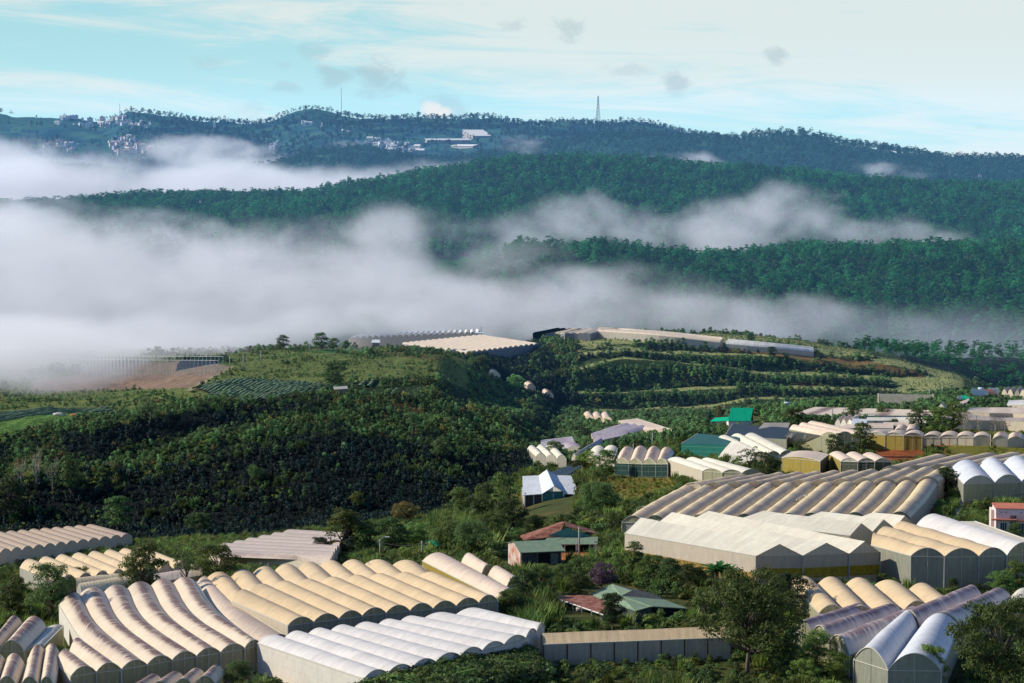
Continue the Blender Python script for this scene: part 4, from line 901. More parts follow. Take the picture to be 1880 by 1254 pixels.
for x_ in (4.6, 7.2):
    g = Frame(1000, 1017, 6); g.root('laundry', 'pale cloths hanging under the porch, %s' % ('left bunch' if x_ < 5 else 'right bunch'), 'laundry'); g.box('cloth', (x_ + .25, .5, .4), (x_ + .75, .58, 1.8), 'whitepaint')
g = Frame(998, 1016, 6); g.root('plank_pile', 'pile of pale planks on the orange yard in front of the porch', 'planks')
for q in range(7): g.box('plank', (q * .55, -1.6 + .1 * (q % 3), 0.02), (q * .55 + .42, -.9 + .1 * (q % 2), .3 + .07 * (q % 2)), 'concrete')
# barn
f = Frame(1014, 1118, -14); f.root('barn', 'low barn with green and rusty tin roofs and open sides', 'barn'); foot(f, 0, 15, 0, 10)
def W3(px, py, D): return tuple(Matrix.Rotation(-f.yaw, 3, 'Z') @ (U(px, py, D) - f.o))
D0 = f.o.y
a1, a2, a3, a4 = W3(1013,1094,D0+3.5), W3(1084,1092,D0+6), W3(1120,1108,D0-1.5), W3(1108,1127,D0-8)
f.slab('rusty_roof', [a4, a3, a2, a1][::-1], .1, 'rust')
f.slab('roof', [W3(1084,1091,D0+6.2), W3(1124,1072,D0+8), W3(1160,1084,D0+1), W3(1141,1094,D0-2.5), W3(1120,1107,D0-1.4)], .1, 'greenroof')
f.slab('roof', [W3(1120,1107,D0-1.3), W3(1141,1094,D0-2.4), W3(1196,1113,D0-7), W3(1168,1121,D0-9.5)], .1, 'greenroof')
f.slab('roof', [W3(1143,1094,D0-2.2), W3(1220,1101,D0-.5), W3(1264,1117,D0-3.5), W3(1198,1113,D0-6.8)], .1, 'greenroof')
f.slab('shaded_roof', [W3(1125,1072,D0+8.2), W3(1160,1084,D0+1), W3(1143,1094,D0-2.1), W3(1220,1101,D0-.4), W3(1200,1090,D0+7)], .1, 'dark')  # shade on this roof side put into a dark material
def wallq(p, q, dn_, mat, name='wall'):
    b = MB(); b.quad(Vector(p) - Vector((0,0,.1)), Vector(q) - Vector((0,0,.1)), Vector(q) - Vector((0,0,dn_)), Vector(p) - Vector((0,0,dn_))); b.build(name, M[mat], f.r)
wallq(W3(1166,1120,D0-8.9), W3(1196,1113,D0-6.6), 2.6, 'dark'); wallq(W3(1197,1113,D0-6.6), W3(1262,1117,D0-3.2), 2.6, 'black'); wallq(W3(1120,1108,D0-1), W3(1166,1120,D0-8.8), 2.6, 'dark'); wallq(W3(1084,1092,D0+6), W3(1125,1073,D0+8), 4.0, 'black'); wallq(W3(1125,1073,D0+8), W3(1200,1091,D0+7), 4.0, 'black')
for px_, py_, dd in ((1020,1098,3),(1036,1102,1),(1052,1107,-1.2),(1068,1113,-3.4),(1086,1119,-5.6),(1104,1126,-7.6)):
    p = Vector(W3(px_, py_, D0 + dd)); b = MB(); b.box((p.x - .06, p.y - .06, -1.2), (p.x + .06, p.y + .06, p.z - .05)); b.build('post', M['whitepaint'], f.r)
b = MB(); b.tube([Vector(a1) - Vector((0,0,.12)), Vector(a4) - Vector((0,0,.12))], .08, 5); b.build('beam', M['whitepaint'], f.r)
p = Vector(W3(1237,1126,D0-4.3)); dr = MB()
for dx in (0, .42, .84): dr.box((p.x + dx, p.y - .05, p.z - 1.9), (p.x + dx + .08, p.y + .02, p.z))
for dz in (0, -.6, -1.2, -1.85): dr.box((p.x, p.y - .06, p.z + dz), (p.x + .92, p.y - .055, p.z + dz + .08))
dr.build('door', M['blue'], f.r)
for px_, py_, mt, lb in ((1058,1123,'tarp','white sacks heaped under the rusty barn roof'),(1086,1128,'orange','orange and white sacks at the open end of the barn')):
    g = Frame(px_, py_, 0); r = g.root('sack_pile', lb, 'sacks')
    for q in range(5): b = MB(); b.tube([(q * .45, 0, .25 + .2 * (q % 2)), (q * .45 + .5, .1, .3 + .2 * (q % 2)), (q * .45 + .9, 0, .22)], .28, 7, .2); b.build('sack', M[mt if q % 2 else 'tarp'], r, True)
# white shed in the valley
f = Frame(963, 938, 4, on(963,932).y); f.root('white_shed', 'white tin shed with a raised middle gable above the dark gorge', 'shed'); foot(f, 0, 12, 0, 9)
f.slab('roof', [(-.4,-.6,3.0),(3.8,-.6,3.2),(3.6,9,5.5),(.2,9,5.4)], .1, 'whitetin'); f.slab('roof', [(3.85,-.8,3.3),(6.35,-1,4.7),(5.6,9,6.6),(3.65,9,5.4)], .1, 'whitetin'); f.slab('roof', [(6.4,-1,4.7),(8.6,-.4,3.5),(7.9,9,5.4),(5.65,9,6.6)], .1, 'whitetin'); f.slab('roof', [(8.65,-.5,3.2),(12,-.5,3.0),(11,9,5.4),(8.0,9,5.5)], .1, 'whitetin')
f.box('front_wall', (.1,.0,-2), (3.7,.1,3.1), 'dark'); f.box('front_wall', (4.0,-.2,-2), (8.4,-.1,3.6), 'teal'); f.box('front_wall', (8.7,0,-2), (11.6,.1,3.1), 'glass'); f.box('side_wall', (0,0.1,-2), (.1,8.5,3.4), 'concrete'); f.box('side_wall', (11.6,.1,-2), (11.7,8.5,3.3), 'dark')
for x_ in (.0, 1.9, 3.8, 6.2, 8.5, 11.6): f.box('post', (x_, -.35, -2), (x_ + .16, -.2, 3.2), 'whitepaint')
f.r.scale = (1.0, 1.0, 1.18)
# pink house at the right edge
f = Frame(1828, 991, -6); f.root('pink_house', 'pale pink two-storey house with coral trim cut by the right edge', 'house'); foot(f, 0, 9, 0, 7)
f.box('wall', (0,0,-1), (2.2,6,3.9), 'pinkwall'); f.box('wall', (2.2,1.3,-1), (3.2,6,3.9), 'pinkwall'); f.box('wall', (3.2,.2,-1), (9,6,3.9), 'pinkwall'); f.box('eave', (-.8,-.9,3.2), (3.2,-.01,3.38), 'coral'); f.box('eave', (3.2,-.75,3.1), (9.2,.19,3.28), 'coral')
f.box('parapet', (-.03,-.03,3.9), (9,5.9,4.9), 'pinkwall'); f.box('parapet_cap', (-.12,-.12,4.9), (9.1,6,5.02), 'coral'); f.box('wall', (-.5,3,-1), (-.01,6,4.3), 'pinkwall')
def window(f_, x, y, z, w_, h_, n=3):
    r = f_.box('window', (x, y - .06, z), (x + w_, y - .003, z + h_), 'whitepaint'); 
    for q in range(n): a = x + .06 + q * (w_ - .06) / n; f_.box('pane', (a, y - .075, z + .08), (a + (w_ - .06) / n - .07, y - .063, z + h_ - .08), 'glass', r)
window(f, .62, 0, .9, 1.1, 1.9, 3); window(f, 3.5, .2, .5, 1.3, 2.2, 3); window(f, 5.3, .2, .5, 1.3, 2.2, 3); window(f, 2.35, 1.3, .9, .6, 1.8, 1)
for x_ in (.7, 1.5, 3.8, 4.6, 6.0): f.box('vent', (x_, -.05, 4.3), (x_ + .14, -.033, 4.5), 'glass')
# emerald gable roof with lean-to
f = Frame(1338, 790, 2); f.root('green_gable_house', 'house with a steep bright green gable roof and lean-to', 'house'); k = f.k
f.slab('roof', [(-.3,0,2.6),(6.1,0,2.6),(7.2,3.2,5.9),(1.0,3.2,6.0)], .1, 'emerald'); f.slab('back_roof', [(7.2,3.2,5.9),(1.0,3.2,6.0),(1.0,7,3.0),(7.2,7,3.0)], .1, 'emerald'); f.slab('lean_to_roof', [(-5.3,-.2,2.5),(.1,-.4,2.7),(.9,2.6,3.5),(-3.6,2.6,3.2)], .1, 'emerald')
f.box('wall', (.2,.3,-1.5), (6.6,6.6,2.5), 'whitepaint'); f.box('gable_wall', (6.62,.4,-1.5), (6.75,6.5,2.9), 'dark'); b = MB(); b.poly([Vector((6.9,.3,2.5)), Vector((6.9,6.8,2.7)), Vector((6.9,3.2,5.6))]); b.build('gable_wall', M['dark'], f.r)
for x_, y_ in ((-5,0),(-3.2,0),(-2.7,.2),(-1.4,0)): f.box('post', (x_, y_, -1.8), (x_ + .14, y_ + .14, 2.5), 'whitepaint')
# long grey-brown tiled roof
f = Frame(1614, 753, 0); f.root('tiled_roof_hall', 'long low hall with grey-brown tiled roof and cream edges', 'hall'); s_ = 1 / f.k
f.slab('roof', [(0,0,.8),(104*s_,0,.6),(101*s_,4.6,4.2),(4*s_,4.6,4.5)], .12, 'greytile'); f.slab('ridge_edge', [(-.5,-.1,.9),(.0,-.1,.95),(4*s_,4.7,4.65),(4*s_-.5,4.7,4.6)], .1, 'cream'); f.slab('ridge_edge', [(104*s_,-.1,.75),(104*s_+.5,-.1,.72),(103*s_+.3,4.7,4.4),(103*s_-.2,4.7,4.4)], .1, 'cream')
f.slab('back_roof', [(101*s_,4.65,4.2),(4*s_,4.65,4.5),(4*s_,10,.9),(101*s_,10,.8)], .12, 'greytile'); f.box('wall', (.3,.6,-3), (103*s_,9.5,.7), 'concrete')
# white buildings at upper right
f = Frame(1784, 741, 0); f.root('white_workshop', 'white flat building with a rusty roof and a water tank', 'building'); s_ = 1 / f.k
f.slab('white_parapet', [(0,0,3.2),(31*s_,0,2.2),(31*s_,.4,4.0),(0,.4,4.9)], .3, 'whitepaint'); f.slab('rusty_roof', [(14*s_,.5,3.9),(40*s_,.5,2.9),(46*s_,5,3.6),(20*s_,5,4.4)], .15, 'redroof'); f.box('white_wall', (36*s_,5.1,1), (56*s_,5.4,4.3), 'whitepaint')
f.slab('porch_roof', [(28*s_,-1.5,1.8),(66*s_,-1.5,1.5),(66*s_,4,2.6),(34*s_,.4,2.2)], .12, 'rust'); f.box('wall', (0,.6,-4), (62*s_,5,1.5), 'dark'); f.box('pillar', (15*s_,-2,-3), (18*s_,-1.4,.8), 'blue')
g = Frame(1801, 722, 0, f.o.y + 2); g.root('water_tank', 'small white water tank standing above the white building', 'tank'); b = MB(); b.tube([(-.9,0,1.2),(.9,0,1.2)], .7, 12); b.build('drum', M['steel'], g.r, True)
for x_ in (-.7, .6): g.box('leg', (x_, -.05, -1.6), (x_ + .12, .05, .8), 'concrete')
f = Frame(1760, 747, 0); f.root('green_lean_to', 'shed with a bright green canopy and white end wall at upper right', 'shed'); s_ = 1 / f.k
f.box('end_wall', (-2*s_,0,-2), (6*s_,.3,3.2), 'whitepaint'); f.slab('roof', [(6*s_,-2,2.0),(34*s_,-2,1.6),(36*s_,3,2.2),(8*s_,3,3.4)], .12, 'emerald'); f.box('wall', (7*s_,.2,-3), (34*s_,.4,1.7), 'greenroof')
f = Frame(1566, 794, 0); f.root('small_green_shed', 'small pale shed with a green end wall by the white arches', 'shed'); s_ = 1 / f.k
f.slab('roof', [(-5*s_,-1,2.0),(22*s_,-1,1.8),(30*s_,3,3.1),(2*s_,3,3.3)], .1, 'whitetin'); f.slab('side_wall', [(-5*s_,-1,1.9),(11*s_,-.95,1.8),(11*s_,-.9,-1),(2*s_,-.9,-.6)], .1, 'emerald')
f = Frame(1445, 757, 0); f.root('water_tank', 'steel water tank on legs left of the low beige roof', 'tank'); b = MB(); b.tube([(-.9,0,2.6),(.9,0,2.6)], .55, 12); b.build('drum', M['steel'], f.r, True)
for x_ in (-.7, .6): f.box('leg', (x_, -.05, -.5), (x_ + .12, .05, 2.2), 'rust')
# plateau hut, terrace hut, tarps
f = Frame(690, 640, 0); f.root('field_hut', 'small pale hut on the plateau beside the tan greenhouse', 'hut'); f.slab('roof', [(-1.8,-1.5,2.6),(1.8,-1.5,2.6),(1.6,1.5,3.6),(-1.6,1.5,3.6)], .1, 'whitetin'); f.box('wall', (-1.4,-1.2,-.5), (1.4,1.2,2.6), 'wood')
f = Frame(879, 620, 0, 1050); f.root('pump_house', 'little white pump house on the plateau greenhouse corner', 'hut'); f.box('wall', (-1.5,-1,-3), (1.6,1,2.0), 'whitepaint'); f.slab('roof', [(-1.8,-1.3,2.1),(1.9,-1.3,2.1),(1.9,1.3,2.3),(-1.8,1.3,2.3)], .1, 'whitetin'); f.box('mast', (1.0,0,2.31), (1.2,.2,4.6), 'concrete')
f = Frame(628, 726, 10); f.root('field_hut', 'small grey hut at the right end of the cabbage field', 'hut'); f.slab('roof', [(-2.4,-1.4,1.9),(1.6,-1.4,2.1),(1.6,1.4,2.6),(-2.4,1.4,2.4)], .1, 'concrete'); f.box('wall', (-.9,-1.2,-1), (1.2,1.0,1.95), 'wood')
for px_, py_, lb, mt in ((98,764,'white tarp heap on the striped plot','tarp'),(128,765,'row of orange sacks on the striped plot','orange')):
    f = Frame(px_, py_, 0); f.root('tarp_heap', lb, 'tarp'); b = MB(); b.tube([(0,0,.2),(1.2,.2,.55),(2.2,.1,.5),(3.4,0,.15)], .6 if mt == 'tarp' else .4, 8, .5); b.build('sheet', M[mt], f.r, True)
# sloping tarps over the cream vaults
def tarp(label, pts, name='tarp_sheet'):
    P = [U(a, b, D) for a, b, D in pts]; b = MB(); n = 10; 
    def q(u, v): p = (P[0] * (1 - u) + P[1] * u) * (1 - v) + (P[3] * (1 - u) + P[2] * u) * v; return p + Vector((0, 0, .18 * math.sin(u * 17 + v * 3) * math.sin(v * math.pi)))
    for i in range(n):
        for j in range(n): b.quad(q(i/n, j/n), q((i+1)/n, j/n), q((i+1)/n, (j+1)/n), q(i/n, (j+1)/n))
    tag(b.build(name, M['tarp'], None, True), label, 'tarp')
tarp('white tarp sagging over the side of the three arched greenhouse', [(1447,791,on(1447,795,3.6).y),(1507,799,on(1508,800,4).y-.4),(1495,822,on(1495,822).y),(1431,818,on(1431,818).y)])
tarp('tall pale sheet sloping down from the cream vaults to the bushes', [(1343,810,on(1343,810,4).y),(1392,826,on(1392,826,3.2).y),(1368,862,on(1368,862,.3).y),(1314,845,on(1314,845,.3).y)])
tarp('bright green awning between the trees behind the second power pole', [(785,994,on(785,994,3).y),(806,988,on(785,994,3).y+2),(813,1000,on(785,994,3).y+1),(800,1003,on(785,994,3).y-1)], 'awning'); bpy.data.objects[-1] if False else None
for o_ in col.objects:
    if o_.name.startswith('awning'): o_.data.materials[0] = M['emerald']
# ------------------------------------------------------------------ poles and cables
def pole(px, py, hpx, label, arm=True, lamp=False, group=None, D=None):
    p = on(px, py) if D is None else U(px, py, D); h = hpx * p.y / F; r = empty('power_pole', p, random.uniform(-.4, .4), label=label, cat='pole', group=group)
    b = MB(); b.tube([(0,0,-.4),(0,0,h)], .15 if p.y < 600 else .2, 7, .10 if p.y < 600 else .15); b.build('shaft', M['concrete'], r, True)
    if arm: b = MB(); b.box((-.8,-.06,h-.6), (.8,.06,h-.45)); b.build('crossarm', M['wood'], r)
    if lamp: b = MB(); b.tube([(0,0,h-.1),(.5,-.3,h+.4),(1.1,-.5,h+.5)], .05, 5); b.build('lamp_arm', M['concrete'], r); b = MB(); b.box((1.0,-.65,h+.42),(1.7,-.4,h+.55)); b.build('lamp_head', M['whitepaint'], r)
    return p + Vector((0, 0, h - .4))
q1 = pole(698, 1027, 38, 'first power pole behind the tan greenhouse', lamp=True); q2 = pole(775, 1030, 38, 'second power pole, right of the first behind the tan greenhouse')
q3 = pole(1063, 1022, 56, 'thin pole in front of the red-roofed house', arm=False); q4 = pole(1169, 972, 38, 'short lamp pole at the left corner of the sprawling greenhouse', lamp=True)
q5 = pole(1450, 961, 36, 'left one of two poles in front of the arched ends', arm=False); q6 = pole(1463, 959, 45, 'right one of two poles in front of the arched ends', lamp=True)
q7 = pole(1528, 782, 32, 'white pole by the little white arches', arm=False); q8 = pole(1707, 735, 20, 'left pole behind the tiled hall', arm=False); q9 = pole(1730, 732, 24, 'right pole behind the tiled hall', arm=False)
q10 = pole(1132, 838, 18, 'first cable pole above the dark green netting', arm=False); q11 = pole(1159, 838, 14, 'leaning cable pole above the dark green netting', arm=False); q12 = pole(1163, 838, 24, 'third cable pole above the dark green netting', arm=False); q13 = pole(1198, 828, 34, 'rusty pole at the edge of the golden grass', arm=False)
pole(422, 676, 24, 'white pole at the left of the green slope on the plateau', arm=False); pole(447, 678, 26, 'white pole middle on the plateau slope', arm=False); pole(479, 668, 24, 'white pole right on the plateau slope', arm=False); pole(568, 646, 14, 'short white pole on the foggy plateau', arm=False); pole(602, 644, 18, 'white pole beside the bright green strip', arm=False)
pole(1082, 938, 20, 'weathered pole in the bushes below the yellow grass', arm=False)
def cable(a, b, sag, label, r=.04, n=14, off=(0, 0, 0)):
    pts = [a.lerp(b, i / n) + Vector(off) - Vector((0, 0, sag * 4 * (i / n) * (1 - i / n))) for i in range(n + 1)]; m = MB(); m.tube(pts, r, 4); tag(m.build('power_cable', M['wire']), label, 'cable', 'power cables')
cable(q1, q2, .5, 'upper cable between the two power poles'); cable(q1, q2, 1.1, 'lower cable between the two power poles', off=(0,0,-.5)); cable(q2, q3, 1.2, 'upper cable from the second power pole to the red-roofed house'); cable(q2, q3, 1.8, 'lower cable from the second power pole to the red-roofed house', off=(0,0,-.5))
cable(q3, q4, .8, 'cable from the red-roofed house up to the lamp pole'); cable(q4, q5, 1.0, 'upper cable over the arched ends of the sprawling greenhouse'); cable(q4, q5, 1.6, 'lower cable over the arched ends of the sprawling greenhouse', off=(0,0,-.4)); cable(q6, U(1890, 905, 420), 1.5, 'upper cable running from the lamp pole to the right edge'); cable(q6, U(1890, 912, 420), 2.0, 'lower cable running from the lamp pole to the right edge')
cable(q1, U(640, 1010, 330), .5, 'cable from the first power pole down towards the tan greenhouse'); cable(q10, q12, 1.6, 'sagging cable between the poles above dark netting'); cable(q12, q13, 1.0, 'cable between the third pole and the rusty pole')
# ------------------------------------------------------------------ bare greenhouse skeleton on the plateau
a, b_ = on(142, 686), on(400, 690); r = empty('unfinished_greenhouse', a, 0, label='unfinished greenhouse frame of many white posts in thin mist on the plateau', cat='greenhouse')
for row in range(2):
    dy = row * 14; pts = []
    for i in range(38):
        x_ = a.x + (b_.x - a.x) * i / 37; y_ = a.y + (b_.y - a.y) * i / 37 + dy; z_ = a.z + .8 + (b_.z - a.z) * i / 37; m = MB(); m.box((x_ - .07 - a.x, y_ - .07 - a.y, z_ - a.z - 2.5), (x_ + .07 - a.x, y_ + .07 - a.y, z_ - a.z + 4.2)); m.build('post', M['whitepaint'], r); pts.append(Vector((x_, y_, z_ + 4.1)) - a)
    m = MB(); m.tube(pts, .04, 3); m.build('rail', M['whitepaint'], r)
# ------------------------------------------------------------------ far towns and masts
def townmat(i, wall, roof): return plainmat('town_wall_%d' % i if False else 'town_wall', wall), plainmat('town_roof', roof)
TM = [townmat(i, w_, r_) for i, (w_, r_) in enumerate((((.72,.68,.66),(.42,.20,.16)), ((.75,.73,.72),(.50,.50,.52)), ((.62,.52,.44),(.38,.16,.12)), ((.45,.52,.60),(.20,.26,.36)), ((.74,.70,.60),(.66,.64,.62))))]
def town_mesh(i, w_, d_, h_, flat):
    b = MB(); b.box((-w_/2, -d_/2, -3), (w_/2, d_/2, h_)); n = len(b.f)
    if flat: b.box((-w_/2-.2, -d_/2-.2, h_+.02), (w_/2+.2, d_/2+.2, h_+.7)); b.box((-w_/6, -d_/6, h_+.72), (w_/6, d_/6, h_+2.6))
    else:
        z = h_ + .02; b.quad((-w_/2-.5,-d_/2-.5,z),(w_/2+.5,-d_/2-.5,z),(w_/2,0,z+3),(-w_/2,0,z+3)); b.quad((w_/2+.5,d_/2+.5,z),(-w_/2-.5,d_/2+.5,z),(-w_/2,0,z+3),(w_/2,0,z+3)); b.tri((-w_/2-.5,-d_/2-.5,z),(-w_/2,0,z+3),(-w_/2-.5,d_/2+.5,z)); b.tri((w_/2+.5,-d_/2-.5,z),(w_/2+.5,d_/2+.5,z),(w_/2,0,z+3))
    k = len(b.f)
    for fl in range(int(h_ // 3.3)):
        for c_ in range(max(2, int(w_ // 3.4))): x0 = -w_/2 + .9 + c_ * 3.2; b.quad((x0,-d_/2-.05,fl*3.3+1),(x0+1.5,-d_/2-.05,fl*3.3+1),(x0+1.5,-d_/2-.05,fl*3.3+2.6),(x0,-d_/2-.05,fl*3.3+2.6))
    me = b.mesh('town_house', TM[i][0]); me.materials.append(TM[i][1]); me.materials.append(M['glass'])
    for q, p in enumerate(me.polygons): p.material_index = 0 if q < n else (1 if q < k else 2)
    return me
th = [town_mesh(i % 5, *random.choice(((10,9,7),(8,10,6.6),(12,9,10),(9,9,13.2),(16,10,7))), i % 2 == 0) for i in range(15)]
def town(poly, n, label, group, s0=.7, s1=1.3, kinds=None):
    xs = [p[0] for p in poly]; ys = [p[1] for p in poly]; c_ = 0
    while c_ < n:
        a, b = random.uniform(min(xs), max(xs)), random.uniform(min(ys), max(ys))
        if not inpoly(np.array([a]), np.array([b]), poly)[0]: continue
        p = onfar(a, b); o = obj('town_house', random.choice([th[k] for k in kinds] if kinds else th)); o.location = p; o.rotation_euler = (0, 0, random.choice((0, .3, -.4, .8, 1.57))); s_ = random.uniform(s0, s1) * .78; o.scale = (s_, s_, s_ * random.uniform(.8, 1.2)); tag(o, label, 'house', group); c_ += 1
town([(98,216),(130,214),(175,216),(230,219),(232,228),(180,228),(140,222),(100,220)], 46, 'small pale house in the hilltop town at the upper left skyline', 'hilltop town houses', .8, 1.4, [1,6,11,4,9,14,0])
town([(215,226),(250,222),(282,228),(275,236),(215,234)], 22, 'small white house just below the hilltop town', 'houses below the hilltop', .7, 1.1, [1,6,11,4])
town([(75,262),(130,262),(150,272),(135,280),(80,272)], 34, 'little red and grey house at the left edge of the valley town', 'left valley town houses', .6, 1.0)
town([(190,262),(215,255),(255,258),(290,275),(280,290),(205,286)], 90, 'little colourful house in the dense valley town above the fog', 'dense valley town houses', .6, 1.05)
town([(498,264),(516,262),(520,272),(500,274)], 12, 'pale house emerging from fog left of the middle ridge', 'houses in the fog', .7, 1.1, [1,6,4])
town([(652,262),(690,260),(745,266),(770,280),(740,288),(690,276),(655,272)], 46, 'white block in the central town behind the middle ridge', 'central town houses', .7, 1.4, [1,6,11,4,9])
town([(545,222),(560,222),(575,230),(555,232)], 7, 'white house among trees on the far hillside', 'far hillside houses', .7, 1.1, [1,6,4])
town([(620,238),(640,238),(660,244),(625,244)], 6, 'pale hut on the far hillside below the mast', 'huts below the mast', .5, .8, [1,4])
town([(1828,600),(1830,600),(1832,601)], 1, 'pale hut', 'x', .3, .4) if False else None
def far_shed(label, a, b, w_, h_, rows=1, mat='farwhite', group='far greenhouses'):
    p, q = onfar(*a), onfar(*b); r = empty('far_greenhouse', p, math.atan2(q.y - p.y, q.x - p.x), label=label, cat='greenhouse', group=None); L = (q - p).length
    for k in range(rows):
        m = MB(); y0 = k * w_; z0 = k * h_ * .5; m.box((0, y0, z0 - 8), (L, y0 + w_ * .9, z0 + h_)); m.build('wall', W['far'], r); m = MB(); m.slab([Vector((-1,y0-1,z0+h_+.05)),Vector((L+1,y0-1,z0+h_+.05)),Vector((L+1,y0+w_*.92,z0+h_+w_*.22)),Vector((-1,y0+w_*.92,z0+h_+w_*.22))], .3); m.build('roof', S['farwhite'], r)
far_shed('long pale greenhouse row in the far valley, left of the stepped one', (784,262), (866,262), 14, 5); far_shed('stepped cream greenhouses on the far hillside', (868,256), (905,252), 16, 6, 4); far_shed('low pale shed below the far greenhouse row', (828,272), (868,272), 14, 4); far_shed('small white shed at the fog edge in the far valley', (764,284), (778,284), 14, 7)
def mast(px, py, hpx, label, w_=3.2, lattice=True):
    dx, dy, dz = ray(px, py); D = 5430; x_ = dx / dy * D; p = Vector((x_, D, float(fhgt(x_, D)[0]))); top = U(px, py - hpx, D).z - p.z; r = empty('radio_mast', p, .4, label=label, cat='mast')
    if lattice:
        for sx, sy in ((-1,-1),(1,-1),(1,1),(-1,1)): b = MB(); b.tube([(sx*w_,sy*w_,-3),(sx*.6,sy*.6,top)], .55, 4, .35); b.build('leg', M['redmast'], r)
        b = MB(); n = 9
        for i in range(n):
            z0, z1 = top * i / n, top * (i + 1) / n; a0 = w_ + (.6 - w_) * i / n; a1 = w_ + (.6 - w_) * (i + 1) / n
            for s_ in (-1, 1): b.tube([(-a0*s_, -a0, z0), (a1*s_, -a1, z1)], .25, 3); b.tube([(-a0, a0*s_, z0), (-a1, -a1*s_, z1)], .25, 3)
        b.build('lattice', M['redmast'], r)
    else: b = MB(); b.tube([(0,0,-3),(0,0,top)], .7, 4, .4); b.build('shaft', M['redmast'], r)
M['redmast'] = plainmat('mast_paint', (.20,.22,.28), (.34,.20,.22), .05)
mast(1098, 220, 44, 'tall lattice radio mast on the skyline right of centre', 4.5); mast(627, 213, 52, 'very thin tall mast on the skyline left of centre', lattice=False); mast(220, 214, 24, 'thin mast beside the hilltop town', lattice=False)
def midmast(px, py, hpx, label):
    p = onfar(px, py); h = hpx * p.y / F; r = empty('pylon', p, .3, label=label, cat='pylon')
    for sx, sy in ((-1,-1),(1,-1),(1,1),(-1,1)): b = MB(); b.tube([(sx*2.2,sy*2.2,-2),(sx*.8,sy*.8,h)], .45, 4, .3); b.build('leg', M['whitepaint'], r)
    b = MB()
    for i in range(6): z_ = h * i / 6; w_ = 2.2 - 1.4 * i / 6; b.box((-w_, -w_-.2, z_), (w_, -w_+.1, z_ + .6))
    b.build('lattice', M['whitepaint'], r)
midmast(394, 240, 20, 'pale lattice pylon on the left far hillside'); midmast(591, 241, 16, 'pale lattice pylon below the skyline at centre left')
for px_, hp, lb in ((1737, 9, 'leftmost post on the bare knoll of the middle ridge'), (1797, 16, 'tall white post on the bare knoll'), (1801, 15, 'second tall white post on the bare knoll'), (1783, 9, 'short post at the centre of the bare knoll')):
    p = onfar(px_, 337); h = hp * p.y / F; r = empty('post', p, 0, label=lb, cat='post'); b = MB(); b.tube([(0,0,-2),(0,0,h)], .5, 5, .35); b.build('shaft', M['whitepaint'], r)
# ------------------------------------------------------------------ undergrowth
def bush_mesh(mat, seed, n=9, per=1500, leaf=.055, spread=.42, tall=.8):
    g = np.random.default_rng(seed); C = []
    for i in range(n):
        a = g.uniform(0, math.tau); rr = g.uniform(0, spread); C.append((rr * math.cos(a), rr * math.sin(a), g.uniform(.15, tall) * (1.1 - rr / spread * .55), g.uniform(.14, .26)))
    v, f = leafcloud(C, per, leaf, g); return mesh_np('bush', v, f, [LM[mat]])
def tuft_mesh(mat, seed, n=90, lean=.5, wd=.03):
    g = np.random.default_rng(seed); V = []; Fc = []
    for i in range(n):
        a = g.uniform(0, math.tau); r = g.uniform(0, .45); x, y = r * math.cos(a), r * math.sin(a); h = g.uniform(.45, 1.05); b = g.uniform(0, math.tau); L = g.uniform(.1, lean)
        dx, dy = math.cos(b), math.sin(b); w_ = wd * g.uniform(.7, 1.4); k = len(V)
        V += [(x - dy * w_, y + dx * w_, 0), (x + dy * w_, y - dx * w_, 0), (x + dx * L * .4 + dy * w_ * .8, y + dy * L * .4 - dx * w_ * .8, h * .65), (x + dx * L * .4 - dy * w_ * .8, y + dy * L * .4 + dx * w_ * .8, h * .65),
              (x + dx * L, y + dy * L, h)]
        Fc += [(k, k + 1, k + 2, k + 3), (k + 3, k + 2, k + 4, k + 4)]
    q = [f for f in Fc if len(set(f)) == 4]; v = np.array(V); tri = [(f[0], f[1], f[2]) for f in Fc if len(set(f)) == 3] + [(f[0], f[1], f[2]) for f in q] + [(f[0], f[2], f[3]) for f in q]
    return mesh_np('tuft', v, np.array(tri), [LM[mat]])
def in_foot(x, y, grow=1.0):
    m = np.zeros(len(x), bool)
    for poly in FOOT:
        cx = sum(p[0] for p in poly) / len(poly); cy_ = sum(p[1] for p in poly) / len(poly)
        pg = []
        for a, b in poly:
            L = math.hypot(a - cx, b - cy_) + 1e-6; pg.append((a + (a - cx) / L * grow, b + (b - cy_) / L * grow))
        m |= inpoly(x, y, pg)
    return m
CLEAR = [FIELDS[k] for k in ('green_plot', 'leek_plot', 'cabbage', 'small1', 'small2', 'brown', 'brown2', 'green2')] + [
    [(1000,1030),(1010,1010),(1110,1010),(1118,1022),(1060,1032)], [(1738,962),(1764,916),(1772,918),(1754,964)], [(765,951),(768,944),(850,944),(850,951)],
    [(1605,868),(1610,828),(1690,826),(1700,850)], [(1740,840),(1745,815),(1820,812),(1800,845)], [(150,1262),(470,1222),(640,1262)],
    [(1316,636),(1480,650),(1600,666),(1690,688),(1560,674),(1400,648)], [(340,716),(425,672),(432,672),(350,718)], [(1110,757),(1110,752),(1330,745),(1330,750)], [(1012,1150),(1015,1090),(1130,1068),(1270,1125),(1260,1146)]]
CLEAR.append([(1300,798),(1300,765),(1400,765),(1400,790)])
CLEAR.append([(950,955),(950,900),(1066,900),(1066,948)])
CLEAR.append([(915,1054),(1048,1054),(1048,1000),(915,1000)])
YELLOW = [(1085,905),(1110,872),(1240,868),(1240,905),(1150,930),(1050,945)]
GOLD = [[(1700,870),(1760,800),(1900,775),(1900,838),(1790,850)], [(1215,800),(1330,765),(1330,790),(1255,812),(1220,825)], YELLOW, [(905,990),(925,940),(965,915),(965,955)], [(1480,1262),(1500,1215),(1560,1215),(1566,1262)]]
